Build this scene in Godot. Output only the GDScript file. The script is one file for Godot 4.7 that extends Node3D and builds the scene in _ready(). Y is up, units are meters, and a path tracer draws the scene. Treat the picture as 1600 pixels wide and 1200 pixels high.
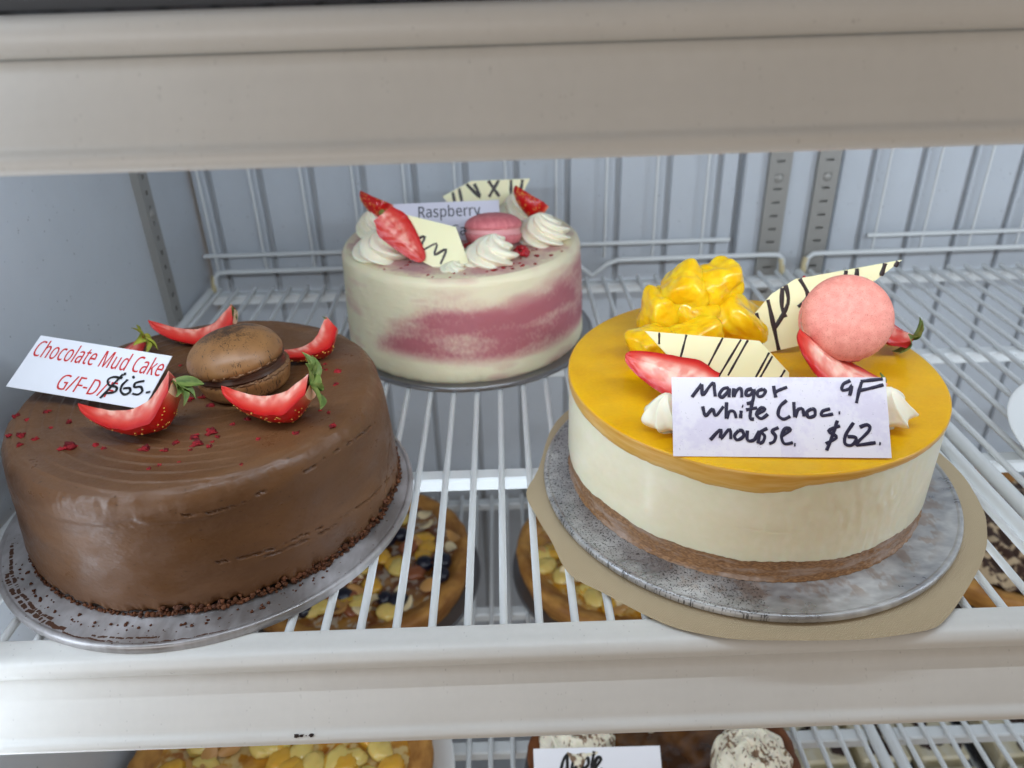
extends Node3D

# ------------------------------------------------------------------ helpers
class Geo:
	var v := PackedVector3Array()
	var n := PackedVector3Array()
	var uv := PackedVector2Array()
	var c := PackedColorArray()
	var idx := PackedInt32Array()
	# parametric sheet: f(u, v) -> Vector3, cf(u, v, p) -> Color
	func grid(nu: int, nv: int, f: Callable, wrap := false, cf = null, flip := 0) -> Geo:
		var b := v.size()
		var w := nu + 1
		var p := PackedVector3Array()
		p.resize(w * (nv + 1))
		for j in nv + 1:
			for i in w:
				p[j * w + i] = f.call(float(i) / nu, float(j) / nv)
				if wrap and i == nu:
					p[j * w + i] = p[j * w]
		var mid := Vector3.ZERO
		for q in p:
			mid += q
		mid /= p.size()
		var nn := PackedVector3Array()
		nn.resize(p.size())
		var t := PackedInt32Array()
		var facing := 0.0
		for j in nv:
			for i in nu:
				var a := j * w + i
				var q := [a, a + 1, a + w, a + 1, a + w + 1, a + w]
				for k in [0, 3]:
					var fn: Vector3 = (p[q[k + 2]] - p[q[k]]).cross(p[q[k + 1]] - p[q[k]])
					facing += fn.dot(p[q[k]] - mid)
					for e in 3:
						nn[q[k + e]] += fn
						t.append(q[k + e])
		var turned := facing < 0.0 if flip == 0 else flip < 0
		if wrap:
			for j in nv + 1:
				var s := nn[j * w] + nn[j * w + nu]
				nn[j * w] = s
				nn[j * w + nu] = s
		for j in [0, nv]:
			if p[j * w].distance_to(p[j * w + nu / 2]) < 1e-7:
				var s := Vector3.ZERO
				for i in w:
					s += nn[j * w + i]
				for i in w:
					nn[j * w + i] = s
		for k in range(0, t.size(), 3):
			idx.append(b + t[k])
			idx.append(b + (t[k + 2] if turned else t[k + 1]))
			idx.append(b + (t[k + 1] if turned else t[k + 2]))
		for j in nv + 1:
			for i in w:
				v.append(p[j * w + i])
				var q := nn[j * w + i]
				q = q.normalized() if q.length_squared() > 1e-24 else Vector3.UP
				n.append(-q if turned else q)
				uv.append(Vector2(float(i) / nu, float(j) / nv))
				c.append(cf.call(float(i) / nu, float(j) / nv, p[j * w + i]) if cf else Color.WHITE)
		return self
	# flat face, turned away from `mid`
	func face(p: Array, mid: Vector3, col := Color.WHITE) -> void:
		var nr: Vector3 = (p[2] - p[0]).cross(p[1] - p[0])
		if nr.dot(p[0] - mid) < 0.0:
			p.reverse()
			nr = -nr
		nr = nr.normalized()
		var b := v.size()
		for q in p:
			v.append(q)
			n.append(nr)
			uv.append(Vector2(q.x, q.z))
			c.append(col)
		for k in range(1, p.size() - 1):
			idx.append_array(PackedInt32Array([b, b + k, b + k + 1]))
	func box(at: Vector3, s: Vector3, b := 0.0, basis := Basis()) -> Geo:
		var h := s / 2.0
		b = minf(b, minf(h.x, minf(h.y, h.z)) * 0.6)
		var pt := func(k: int, sg: Vector3) -> Vector3:
			var q := Vector3(h.x - b, h.y - b, h.z - b)
			q[k] = h[k]
			return at + basis * (q * sg)
		for k in 3:
			var k1 := (k + 1) % 3
			var k2 := (k + 2) % 3
			for sgn in [-1.0, 1.0]:
				var ps := []
				for e in [[-1, -1], [1, -1], [1, 1], [-1, 1]]:
					var sg := Vector3.ONE
					sg[k] = sgn
					sg[k1] = e[0]
					sg[k2] = e[1]
					ps.append(pt.call(k, sg))
				face(ps, at)
			if b > 0.0:
				for s1 in [-1.0, 1.0]:
					for s2 in [-1.0, 1.0]:
						var a := Vector3.ONE
						a[k1] = s1
						a[k2] = s2
						var a2 := a
						a[k] = -1.0
						face([pt.call(k1, a), pt.call(k1, a2), pt.call(k2, a2), pt.call(k2, a)], at)
		if b > 0.0:
			for x in [-1.0, 1.0]:
				for y in [-1.0, 1.0]:
					for z in [-1.0, 1.0]:
						var sg := Vector3(x, y, z)
						face([pt.call(0, sg), pt.call(1, sg), pt.call(2, sg)], at)
		return self
	# round bar along a path; r(t) or a number; shape(a, t) scales the section
	func tube(path: PackedVector3Array, r, sides := 8, cf = null, shape = null, squash := Vector3.ONE) -> Geo:
		var m := path.size()
		var fr := []
		var up := Vector3.UP
		for i in m:
			var d := (path[mini(i + 1, m - 1)] - path[maxi(i - 1, 0)]).normalized()
			if i == 0:
				up = Vector3.UP if absf(d.y) < 0.9 else Vector3.RIGHT
			up = (up - d * up.dot(d)).normalized()
			fr.append([up, d.cross(up)])
		var rows := m + 1
		var f := func(u: float, vv: float) -> Vector3:
			var row := roundi(vv * rows)
			var i := clampi(row - 1, 0, m - 1)
			if row == 0 or row == rows:
				return path[i]
			var t := float(i) / (m - 1)
			var rad: float = r.call(t) if r is Callable else r
			if shape:
				rad *= shape.call(u * TAU, t)
			return path[i] + (fr[i][0] * cos(u * TAU) + fr[i][1] * sin(u * TAU)) * rad * squash
		return grid(sides, rows, f, true, cf)
	# polygon in x and y, with thickness along z
	func prism(poly: PackedVector2Array, z0: float, z1: float, xf := Transform3D()) -> Geo:
		var tri := Geometry2D.triangulate_polygon(poly)
		var mid := Vector2.ZERO
		for q in poly:
			mid += q / poly.size()
		for z in [z0, z1]:
			for k in range(0, tri.size(), 3):
				var ps := []
				for e in 3:
					ps.append(xf * Vector3(poly[tri[k + e]].x, poly[tri[k + e]].y, z))
				var b := v.size()
				face(ps, xf * Vector3(mid.x, mid.y, (z0 + z1) / 2.0))
				for e in 3:
					var l := xf.affine_inverse() * v[b + e]
					uv[b + e] = Vector2(l.x, l.y)
		for i in poly.size():
			var a := poly[i]
			var d := poly[(i + 1) % poly.size()]
			face([xf * Vector3(a.x, a.y, z0), xf * Vector3(d.x, d.y, z0), xf * Vector3(d.x, d.y, z1), xf * Vector3(a.x, a.y, z1)], xf * Vector3(mid.x, mid.y, (z0 + z1) / 2.0))
		return self
	func mesh() -> ArrayMesh:
		var a := []
		a.resize(Mesh.ARRAY_MAX)
		a[Mesh.ARRAY_VERTEX] = v
		a[Mesh.ARRAY_NORMAL] = n
		a[Mesh.ARRAY_TEX_UV] = uv
		a[Mesh.ARRAY_COLOR] = c
		a[Mesh.ARRAY_INDEX] = idx
		var m := ArrayMesh.new()
		m.add_surface_from_arrays(Mesh.PRIMITIVE_TRIANGLES, a)
		return m

var used := {}
var rng := RandomNumberGenerator.new()
var nz := FastNoiseLite.new()
var M := {}

func numbered(called: String) -> String:
	used[called] = used.get(called, -1) + 1
	return called if used[called] == 0 else "%s_%03d" % [called, used[called]]

func thing(called: String, label: String, category: String, at := Vector3.ZERO, group := "") -> Node3D:
	var o := Node3D.new()
	o.name = numbered(called)
	add_child(o)
	o.position = at
	tag(o, label, category, group)
	return o

func tag(o: Node3D, label: String, category: String, group := "") -> void:
	o.set_meta("label", label)
	o.set_meta("category", category)
	if group:
		o.set_meta("group", group)

func part(parent: Node3D, called: String, mesh: Mesh, m: Material, xf := Transform3D()) -> MeshInstance3D:
	var o := MeshInstance3D.new()
	o.name = called
	o.mesh = mesh
	o.material_override = m
	o.transform = xf
	parent.add_child(o, true)
	return o

func solo(called: String, mesh: Mesh, m: Material, label: String, category: String, xf := Transform3D(), group := "") -> MeshInstance3D:
	var o := MeshInstance3D.new()
	o.name = numbered(called)
	o.mesh = mesh
	o.material_override = m
	o.transform = xf
	add_child(o)
	tag(o, label, category, group)
	return o

func mat(col: Color, rough := 0.5, metal := 0.0, extra := {}) -> StandardMaterial3D:
	var m := StandardMaterial3D.new()
	m.albedo_color = col
	m.roughness = rough
	m.metallic = metal
	for k in extra:
		m.set(k, extra[k])
	return m

func tex(w: int, h: int, f: Callable) -> ImageTexture:
	var d := PackedByteArray()
	d.resize(w * h * 3)
	var k := 0
	for y in h:
		for x in w:
			var c: Color = f.call((x + 0.5) / w, (y + 0.5) / h)
			d[k] = clampi(int(c.r * 255.0), 0, 255)
			d[k + 1] = clampi(int(c.g * 255.0), 0, 255)
			d[k + 2] = clampi(int(c.b * 255.0), 0, 255)
			k += 3
	return ImageTexture.create_from_image(Image.create_from_data(w, h, false, Image.FORMAT_RGB8, d))

func ns(x: float, y: float, z := 0.0) -> float:
	return nz.get_noise_3d(x, y, z)

func lin(c: Color) -> Color:
	return c.srgb_to_linear()

# sample a list of points as an even polyline
func along(p: Array, t: float) -> Vector2:
	var f := clampf(t, 0.0, 1.0) * (p.size() - 1)
	var i := mini(int(f), p.size() - 2)
	return (p[i] as Vector2).lerp(p[i + 1], f - i)

func curve(p: Array, steps: int, closed := false) -> Array:
	var o := []
	var m := p.size()
	var segs := m if closed else m - 1
	for i in segs:
		for k in steps:
			var a = p[(i - 1 + m) % m] if closed else p[maxi(i - 1, 0)]
			var d = p[(i + 2) % m] if closed else p[mini(i + 2, m - 1)]
			o.append(p[i].cubic_interpolate(p[(i + 1) % m], a, d, float(k) / steps))
	if not closed:
		o.append(p[m - 1])
	return o

func even(p: Array, count: int) -> Array:
	var cum := [0.0]
	for i in range(1, p.size()):
		cum.append(cum[-1] + p[i].distance_to(p[i - 1]))
	var o := []
	var j := 0
	for k in count + 1:
		var d: float = cum[-1] * k / count
		while j < p.size() - 2 and cum[j + 1] < d:
			j += 1
		o.append(p[j].lerp(p[j + 1], clampf((d - cum[j]) / maxf(cum[j + 1] - cum[j], 1e-9), 0.0, 1.0)))
	return o

func v3(p: Array) -> PackedVector3Array:
	var o := PackedVector3Array()
	for q in p:
		o.append(q)
	return o

func lathe(profile: Array, segs := 96, rows := 0) -> ArrayMesh:
	var p := even(profile, rows) if rows else profile
	var f := func(u: float, t: float) -> Vector3:
		var q := along(p, t)
		return Vector3(q.x * cos(u * TAU), q.y, q.x * sin(u * TAU))
	return Geo.new().grid(segs, p.size() - 1, f, true).mesh()

# small uneven lump
func lump(g: Geo, at: Vector3, r: Vector3, seed_: float, rough := 0.35, nu := 8, nv := 5, basis := Basis(), cf = null) -> void:
	var f := func(u: float, t: float) -> Vector3:
		var d := Vector3(sin(t * PI) * cos(u * TAU), cos(t * PI), sin(t * PI) * sin(u * TAU))
		return at + basis * (d * r * (1.0 + rough * ns(d.x * 45.0 + seed_ * 77.0, d.y * 45.0, d.z * 45.0 + seed_ * 31.0) * 1.6))
	g.grid(nu, nv, f, true, cf)

# ------------------------------------------------------------------ start
func _ready() -> void:
	rng.seed = 20240611
	nz.seed = 5
	nz.noise_type = FastNoiseLite.TYPE_SIMPLEX_SMOOTH
	nz.frequency = 0.02
	nz.fractal_octaves = 3
	# camera
	var cam := Camera3D.new()
	cam.name = "camera"
	add_child(cam)
	cam.position = Vector3(0, 0.35, 0)
	cam.rotation_degrees = Vector3(-29.0, -0.3, -1.75)
	var lens := CameraAttributesPhysical.new()
	lens.frustum_focal_length = 24.1
	lens.exposure_aperture = 6.5
	lens.frustum_focus_distance = 0.47
	lens.frustum_near = 0.05
	lens.frustum_far = 40.0
	cam.attributes = lens
	cam.current = true
	# shop around the fridge: dim even grey, no sky
	var e := Environment.new()
	e.background_mode = Environment.BG_COLOR
	e.background_color = Color(0.63, 0.545, 0.44)
	e.background_energy_multiplier = 0.55
	e.tonemap_mode = Environment.TONE_MAPPER_LINEAR
	e.tonemap_exposure = 1.06
	e.sdfgi_enabled = true
	e.ssao_enabled = true
	e.ssil_enabled = true
	var we := WorldEnvironment.new()
	we.name = "environment"
	we.environment = e
	add_child(we)
	# soft daylight of the shop, from the left behind the camera
	area("shop_front_daylight", Vector3(-1.5, 0.45, 3.0), Vector3(0.0, 0.0, -0.6), Vector2(2.6, 1.9), Color(0.96, 0.975, 1.0), 3.0)
	materials()
	cabinet()
	lamps()
	shelves()
	chocolate_cake()
	mango_cake()
	raspberry_cake()
	lower_goods()
	upper_goods()

func area(called: String, at: Vector3, to: Vector3, size: Vector2, col: Color, energy: float) -> void:
	var l := AreaLight3D.new()
	l.name = called
	add_child(l)
	l.position = at
	l.look_at(to)
	l.area_size = size
	l.light_color = col
	l.light_energy = energy
	l.area_range = 8.0
	l.shadow_enabled = true

# ------------------------------------------------------------------ materials
func materials() -> void:
	var enamel_bump := NoiseTexture2D.new()
	var en := FastNoiseLite.new()
	en.seed = 3
	en.frequency = 0.05
	enamel_bump.noise = en
	enamel_bump.seamless = true
	enamel_bump.width = 256
	enamel_bump.height = 256
	var worn := tex(512, 512, func(u: float, v: float):
		var a := ns(u * 300, v * 300, 3)
		var b := ns(u * 2600, v * 2600, 9)
		var c := ns(u * 120, v * 2200, 61)
		var k := 0.875 + 0.012 * a + 0.010 * b + 0.010 * c
		if ns(u * 5200, v * 5200, 40) > 0.66:
			k -= 0.12
		return Color(k, k * 0.995, k * 0.975))
	M.enamel = mat(Color.WHITE, 0.38, 0.0, {"albedo_texture": worn, "uv1_triplanar": true, "uv1_world_triplanar": true, "uv1_scale": Vector3(3, 3, 3)})
	M.wire = mat(Color(0.87, 0.88, 0.88), 0.35)
	M.worn_wire = mat(Color(0.80, 0.74, 0.58), 0.5)
	var wall := tex(1024, 1024, func(u: float, v: float):
		var k := 0.80 + 0.012 * ns(u * 500, v * 500, 21)
		var s := ns(u * 5200, v * 5200, 4)
		if s > 0.66:
			k -= 0.25
		return Color(k * 0.955, k * 0.98, k * 1.01))
	M.wall = mat(Color.WHITE, 0.33, 0.0, {"albedo_texture": wall, "uv1_triplanar": true, "uv1_world_triplanar": true, "uv1_scale": Vector3(1.6, 1.6, 1.6)})
	M.groove = mat(Color(0.72, 0.73, 0.74), 0.5)
	M.steel = mat(Color(0.62, 0.61, 0.59), 0.45, 0.35)
	M.dark = mat(Color(0.10, 0.10, 0.11), 0.6)
	M.paper = mat(Color(0.93, 0.93, 0.95), 0.45)
	M.red_print = mat(Color(0.80, 0.13, 0.12), 0.6)
	M.black_ink = mat(Color(0.04, 0.04, 0.05), 0.45)
	M.dark_print = mat(Color(0.13, 0.13, 0.16), 0.6)
	M.purple_ink = mat(Color(0.11, 0.08, 0.19), 0.5)
	var vc := {"vertex_color_use_as_albedo": true}
	M.vertex = mat(Color.WHITE, 0.6, 0.0, vc)
	M.berry = mat(Color.WHITE, 0.28, 0.0, {"vertex_color_use_as_albedo": true, "subsurf_scatter_enabled": true, "subsurf_scatter_strength": 0.12})
	M.berry_cut = mat(Color.WHITE, 0.36, 0.0, {"vertex_color_use_as_albedo": true, "subsurf_scatter_enabled": true, "subsurf_scatter_strength": 0.12})
	M.seed = mat(Color(0.86, 0.66, 0.30), 0.5)
	M.leaf = mat(Color.WHITE, 0.55, 0.0, {"vertex_color_use_as_albedo": true, "backlight_enabled": true, "backlight": Color(0.25, 0.3, 0.1)})
	M.cream = mat(Color(0.95, 0.91, 0.815), 0.42, 0.0, {"subsurf_scatter_enabled": true, "subsurf_scatter_strength": 0.25})
	M.white_choc = mat(Color(0.93, 0.88, 0.70), 0.36, 0.0, {"subsurf_scatter_enabled": true, "subsurf_scatter_strength": 0.15})
	M.choc_line = mat(Color(0.16, 0.10, 0.10), 0.4)
	M.crumb = mat(Color.WHITE, 0.8, 0.0, vc)
	M.plate = mat(Color(0.92, 0.92, 0.91), 0.2)
	M.slate = mat(Color(0.17, 0.17, 0.18), 0.4)

# ------------------------------------------------------------------ fridge
const BACK := -0.935
const LEFT := -0.376

func cabinet() -> void:
	var f := thing("display_fridge", "white display fridge cabinet with grooved back wall, grey side wall and steel shelf rails", "fridge", Vector3(0, -0.72, -0.6))
	var o := f.position
	var put := func(called: String, at: Vector3, s: Vector3, m: Material, b := 0.001) -> MeshInstance3D:
		return part(f, called, Geo.new().box(at - o, s, b).mesh(), m)
	put.call("side_wall", Vector3(LEFT - 0.015, 0.02, -0.615), Vector3(0.03, 1.5, 0.69), M.wall)
	put.call("side_wall", Vector3(1.135, 0.02, -0.615), Vector3(0.03, 1.5, 0.69), M.wall)
	put.call("back_wall", Vector3(0.38, 0.02, BACK - 0.018), Vector3(1.48, 1.5, 0.02), M.groove)
	put.call("floor_panel", Vector3(0.38, -0.735, -0.615), Vector3(1.478, 0.03, 0.65), M.wall)
	put.call("top_panel", Vector3(0.38, 0.755, -0.615), Vector3(1.478, 0.03, 0.65), M.wall)
	# the boards of the back wall, with open grooves between them
	var edges := [LEFT + 0.001]
	var x := -0.352
	while x < 0.29:
		edges.append(x)
		x += 0.0616
	edges.append(0.2895)
	var boards := []
	for i in edges.size() - 1:
		boards.append([edges[i], edges[i + 1]])
	x = 0.388
	while x < 1.1:
		boards.append([maxf(x, 0.409), x + 0.061])
		x += 0.061
	for b in boards:
		var wd: float = b[1] - b[0] - 0.0065
		if wd > 0.006:
			put.call("back_board", Vector3((b[0] + b[1]) / 2.0, 0.02, BACK - 0.004), Vector3(wd, 1.48, 0.008), M.wall, 0.0015)
	put.call("centre_post", Vector3(0.3475, 0.02, BACK + 0.001), Vector3(0.112, 1.48, 0.018), M.wall, 0.002)
	# perforated rails: flanges, strips and bridges leave real slots
	for r in [[0.3305, 0.0, 0.026], [0.3885, 0.0, 0.026]]:
		var rail := Geo.new()
		rail_shape(rail, r[2], 0.0095, 0.0026, 0.0165)
		var ro := part(f, "support_rail", rail.mesh(), M.steel, Transform3D(Basis(), Vector3(r[0], 0.02, BACK + 0.0175) - o))
		part(ro, "rail_back", Geo.new().box(Vector3(0, 0, -0.0065), Vector3(r[2] - 0.004, 1.46, 0.001)).mesh(), M.steel)
		for y in [-0.31, 0.09, 0.49]:
			part(ro, "screw", lathe([Vector2(0, 0.0022), Vector2(0.0028, 0.002), Vector2(0.005, 0.0009), Vector2(0.0056, -0.0002)], 16), M.steel, Transform3D(Basis(Vector3.RIGHT, PI / 2), Vector3(0, y, 0.0008)))
	var rail := Geo.new()
	rail_shape(rail, 0.022, 0.0048, 0.0048, 0.0162)
	var ro := part(f, "support_rail", rail.mesh(), M.steel, Transform3D(Basis(Vector3.UP, PI / 2), Vector3(LEFT + 0.0075, 0.02, -0.802) - o))
	part(ro, "rail_back", Geo.new().box(Vector3(0, 0, -0.0062), Vector3(0.018, 1.46, 0.001)).mesh(), M.steel)
	part(ro, "screw", lathe([Vector2(0, 0.0022), Vector2(0.0028, 0.002), Vector2(0.005, 0.0009), Vector2(0.0056, -0.0002)], 16), M.steel, Transform3D(Basis(Vector3.RIGHT, PI / 2), Vector3(0, 0.104, 0.0008)))
	# wire guards that hang before the back wall
	for s in [[-0.372, 0.281, "white wire guard before the back wall, behind the pink and cream cake"], [0.452, 1.08, "white wire guard before the back wall, right of the twin steel rails"]]:
		var gu := thing("wire_guard", s[2], "wire guard", Vector3((s[0] + s[1]) / 2.0, 0.035, -0.92), "wire guards on the back wall")
		var half: float = (s[1] - s[0]) / 2.0
		var rod := Geo.new().tube(v3([Vector3(-half, 0, 0), Vector3(half, 0, 0)]), 0.0028, 8).mesh()
		part(gu, "bottom_rod", rod, M.wire)
		part(gu, "top_rod", rod, M.wire, Transform3D(Basis(), Vector3(0, 0.5, 0)))
		var wm := Geo.new().tube(v3([Vector3(0, -0.02, 0), Vector3(0, 0.52, 0)]), 0.0019, 6).mesh()
		var wx: float = s[0] + 0.012
		while wx < s[1] + 0.001:
			part(gu, "wire", wm, M.wire, Transform3D(Basis(), Vector3(wx - gu.position.x, 0, -0.0047)))
			wx += 0.0607

func rail_shape(g: Geo, width: float, slot_w: float, slot_h: float, pitch: float) -> void:
	var h := 1.46
	var side := (width - slot_w) / 2.0
	for s in [-1.0, 1.0]:
		g.box(Vector3(s * (slot_w + side) / 2.0, 0, 0), Vector3(side, h, 0.0014))
		g.box(Vector3(s * (width / 2.0 - 0.0007), 0, -0.0041), Vector3(0.0014, h, 0.0066))
	var y := -h / 2.0
	while y < h / 2.0:
		g.box(Vector3(0, y + (pitch - slot_h) / 2.0, 0), Vector3(slot_w, pitch - slot_h, 0.0014))
		y += pitch

# upright strip lamps inside the door frame, shining in over the shelves
func lamps() -> void:
	var glow := mat(Color(0.95, 0.97, 1.0), 0.5, 0.0, {"emission_enabled": true, "emission": Color(0.86, 0.93, 1.0), "emission_energy_multiplier": 1.0})
	for l in [[Vector3(-0.415, 0.02, -0.235), Vector3(0.25, 0.02, -0.75), 0.19, "upright cool white strip lamp in the door frame beside the chocolate cake"], [Vector3(0.86, 0.02, -0.235), Vector3(0.15, 0.02, -0.75), 0.15, "upright cool white strip lamp in the door frame beyond the mango cake"]]:
		var t := thing("strip_lamp", l[3], "lamp", l[0], "strip lamps of the fridge door frame")
		t.look_at_from_position(l[0], l[1])
		part(t, "housing", Geo.new().box(Vector3(0, 0, 0.012), Vector3(0.04, 1.42, 0.02), 0.002).mesh(), M.wall)
		part(t, "lamp_tube", Geo.new().box(Vector3(0, 0, 0.0), Vector3(0.026, 1.38, 0.004), 0.001).mesh(), glow)
		var a := AreaLight3D.new()
		a.name = "tube_light"
		t.add_child(a)
		a.position = Vector3(0, 0, -0.004)
		a.area_size = Vector2(0.026, 1.38)
		a.light_color = Color(0.88, 0.94, 1.0)
		a.light_energy = l[2]
		a.area_range = 6.0
		a.shadow_enabled = true

# slim strip lamp clipped under a shelf, behind its front rail
func shelf_lamp(label: String, at: Vector3, energy: float) -> void:
	var glow := mat(Color(0.95, 0.97, 1.0), 0.5, 0.0, {"emission_enabled": true, "emission": Color(0.90, 0.95, 1.0), "emission_energy_multiplier": 1.0})
	var t := thing("strip_lamp", label, "lamp", at, "strip lamps under the shelves")
	t.look_at_from_position(at, at + Vector3(0, -0.42, -0.91))
	part(t, "housing", Geo.new().box(Vector3(0, 0, 0.006), Vector3(0.69, 0.016, 0.008), 0.001).mesh(), M.wall)
	part(t, "lamp_tube", Geo.new().box(Vector3(0, 0, 0.0006), Vector3(0.67, 0.012, 0.0025), 0.0008).mesh(), glow)
	var a := AreaLight3D.new()
	a.name = "tube_light"
	t.add_child(a)
	a.position = Vector3(0, 0, -0.002)
	a.area_size = Vector2(0.67, 0.012)
	a.light_color = Color(0.88, 0.94, 1.0)
	a.light_energy = energy
	a.area_range = 6.0
	a.shadow_enabled = true

# ------------------------------------------------------------------ shelves
func shelf(label: String, at: Vector3) -> Node3D:
	var s := thing("wire_shelf", label, "shelf", at, "white wire shelves")
	var half := 0.36
	var wire := Geo.new().tube(v3([Vector3(0, -0.0026, -0.902), Vector3(0, -0.0026, -0.31 - 0.012)]), 0.0026, 10).mesh()
	for i in 33:
		part(s, "wire", wire, M.wire, Transform3D(Basis(), Vector3(-half + 0.0147 + i * 0.0216, 0, 0)))
	var bar := Geo.new().tube(v3([Vector3(0, -0.006, -0.905), Vector3(0, -0.006, -0.322)]), 0.0056, 12).mesh()
	for x in [-1.0, 1.0]:
		part(s, "side_bar", bar, M.wire, Transform3D(Basis(), Vector3(x * (half - 0.001), 0, 0)))
	var cross := Geo.new().box(Vector3(0, -0.0112, 0), Vector3(2 * half - 0.014, 0.0118, 0.014), 0.0015).mesh()
	for z in [-0.497, -0.680, -0.893]:
		part(s, "cross_bar", cross, M.wire, Transform3D(Basis(), Vector3(0, 0, z)))
	# raised back rail with two dips
	var dip := 0.113
	var pts := [Vector3(-half + 0.008, -0.004, -0.905), Vector3(-half + 0.010, 0.013, -0.905), Vector3(-half + 0.016, 0.0185, -0.905), Vector3(-half + 0.03, 0.019, -0.905), Vector3(0.085, 0.019, -0.905), Vector3(0.099, 0.014, -0.905), Vector3(dip + 0.004, -0.001, -0.905), Vector3(0.135, 0.014, -0.905), Vector3(0.149, 0.019, -0.905), Vector3(half - 0.03, 0.019, -0.905), Vector3(half - 0.013, 0.0185, -0.905), Vector3(half - 0.007, 0.013, -0.905), Vector3(half - 0.005, -0.004, -0.905)]
	part(s, "back_rail", Geo.new().tube(v3(pts), 0.003, 8).mesh(), M.wire)
	for x in [-1.0, 1.0]:
		part(s, "corner_bracket", Geo.new().tube(v3([Vector3(x * (half - 0.006), -0.007, -0.903), Vector3(x * (half - 0.007), 0.006, -0.9055), Vector3(x * (half - 0.0085), 0.014, -0.9055)]), 0.0038, 8).mesh(), M.worn_wire)
	# front rail and slanted ticket strip
	var prof := func(p: Array) -> ArrayMesh:
		var q := even(curve(p, 6, true) + [p[0]], 72)
		var sweep := func(u: float, t: float) -> Vector3:
			var a := along(q, u)
			return Vector3(lerpf(-half, half, t), a.y, a.x)
		var g := Geo.new().grid(72, 60, sweep, true, null, -1)
		return g.mesh()
	var rail: ArrayMesh = prof.call([Vector2(-0.333, 0.0012), Vector2(-0.326, 0.0014), Vector2(-0.3205, 0.0012), Vector2(-0.3165, -0.0002), Vector2(-0.3140, -0.0035), Vector2(-0.3134, -0.0070), Vector2(-0.3145, -0.0105), Vector2(-0.3175, -0.0128), Vector2(-0.3215, -0.0135), Vector2(-0.333, -0.0134), Vector2(-0.3345, -0.0115), Vector2(-0.3345, -0.0008)])
	part(s, "front_rail", rail, M.enamel)
	var strip: ArrayMesh = prof.call([Vector2(-0.3205, -0.0136), Vector2(-0.3180, -0.0150), Vector2(-0.3135, -0.0215), Vector2(-0.3080, -0.0300), Vector2(-0.3020, -0.0395), Vector2(-0.3000, -0.0428), Vector2(-0.2978, -0.0438), Vector2(-0.2955, -0.0452), Vector2(-0.2946, -0.0478), Vector2(-0.2956, -0.0508), Vector2(-0.2985, -0.0520), Vector2(-0.3010, -0.0505), Vector2(-0.3035, -0.0440), Vector2(-0.3165, -0.0235), Vector2(-0.3225, -0.0165)])
	part(s, "ticket_strip", strip, M.enamel)
	return s

func shelves() -> void:
	shelf("white wire shelf carrying the chocolate, pink and mango cakes", Vector3(-0.008, 0, 0))
	shelf("white shelf above the three cakes, its slanted front strip in view", Vector3(-0.008, 0.334, 0))
	shelf("white wire shelf under the cakes, carrying the fruit tarts", Vector3(-0.008, -0.332, 0))
	shelf("white wire shelf carrying the white plate beside the mango cake", Vector3(0.726, 0, 0))
	shelf("white wire shelf carrying the scorched meringue tart", Vector3(0.726, -0.332, 0))
	shelf_lamp("strip lamp behind the front rail of the shelf above the cakes", Vector3(-0.008, 0.308, -0.344), 0.145)
	shelf_lamp("strip lamp behind the front rail of the cakes' shelf", Vector3(-0.008, -0.026, -0.344), 0.06)
	shelf_lamp("strip lamp above the white plate beside the mango cake", Vector3(0.726, 0.308, -0.344), 0.13)
	shelf_lamp("strip lamp above the scorched meringue tart", Vector3(0.726, -0.026, -0.344), 0.055)

# ------------------------------------------------------------------ shared food
func board_mesh(r: float, th := 0.005) -> ArrayMesh:
	var p := [Vector2(0, th), Vector2(r * 0.5, th), Vector2(r - 0.004, th)]
	p += curve([Vector2(r - 0.004, th), Vector2(r - 0.0025, th + 0.0007), Vector2(r - 0.0008, th + 0.0003), Vector2(r, th - 0.0014), Vector2(r - 0.0002, 0.0014), Vector2(r - 0.0014, 0.0002), Vector2(r - 0.003, 0.0)], 4)
	p.append(Vector2(0, 0))
	var f := func(u: float, t: float) -> Vector3:
		var q := along(p, t)
		return Vector3(q.x * cos(u * TAU), q.y, q.x * sin(u * TAU))
	var g := Geo.new().grid(160, p.size() - 1, f, true)
	for i in g.v.size():
		g.uv[i] = Vector2(0.5 + g.v[i].x / (2.0 * r), 0.5 + g.v[i].z / (2.0 * r))
	return g.mesh()

func rosette(r: float, h: float, turns: float, seed_: float, lobes := 7) -> ArrayMesh:
	# swirl of a star nozzle: deep ridges that wind up to a soft tip
	var prof := even(curve([Vector2(0.80, 0.0), Vector2(0.98, 0.10), Vector2(1.0, 0.26), Vector2(0.90, 0.44), Vector2(0.70, 0.62), Vector2(0.46, 0.80), Vector2(0.22, 0.94), Vector2(0.07, 1.02), Vector2(0.0, 1.0)], 5), 44)
	var f := func(u: float, t: float) -> Vector3:
		var q := along(prof, t)
		var a := u * TAU
		var ph := lobes * a + seed_ * 3.0
		var ridge := pow(0.5 + 0.5 * cos(ph), 0.7)
		var k := 1.0 - 0.27 * (1.0 - ridge) * (1.0 - 0.35 * t) + 0.13 * ns(cos(a) * 60.0, t * 120.0, sin(a) * 60.0 + seed_ * 40.0)
		var turn := a + turns * 1.25 * q.y + seed_
		var lift := 0.05 * ridge * sin(t * PI)
		var lean := q.y * q.y * 0.16
		return Vector3(r * (q.x * k * cos(turn) + lean * cos(seed_ * 2.0)), h * (q.y + lift), r * (q.x * k * sin(turn) + lean * sin(seed_ * 2.0)))
	return Geo.new().grid(lobes * 20, 44, f, true).mesh()

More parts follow.
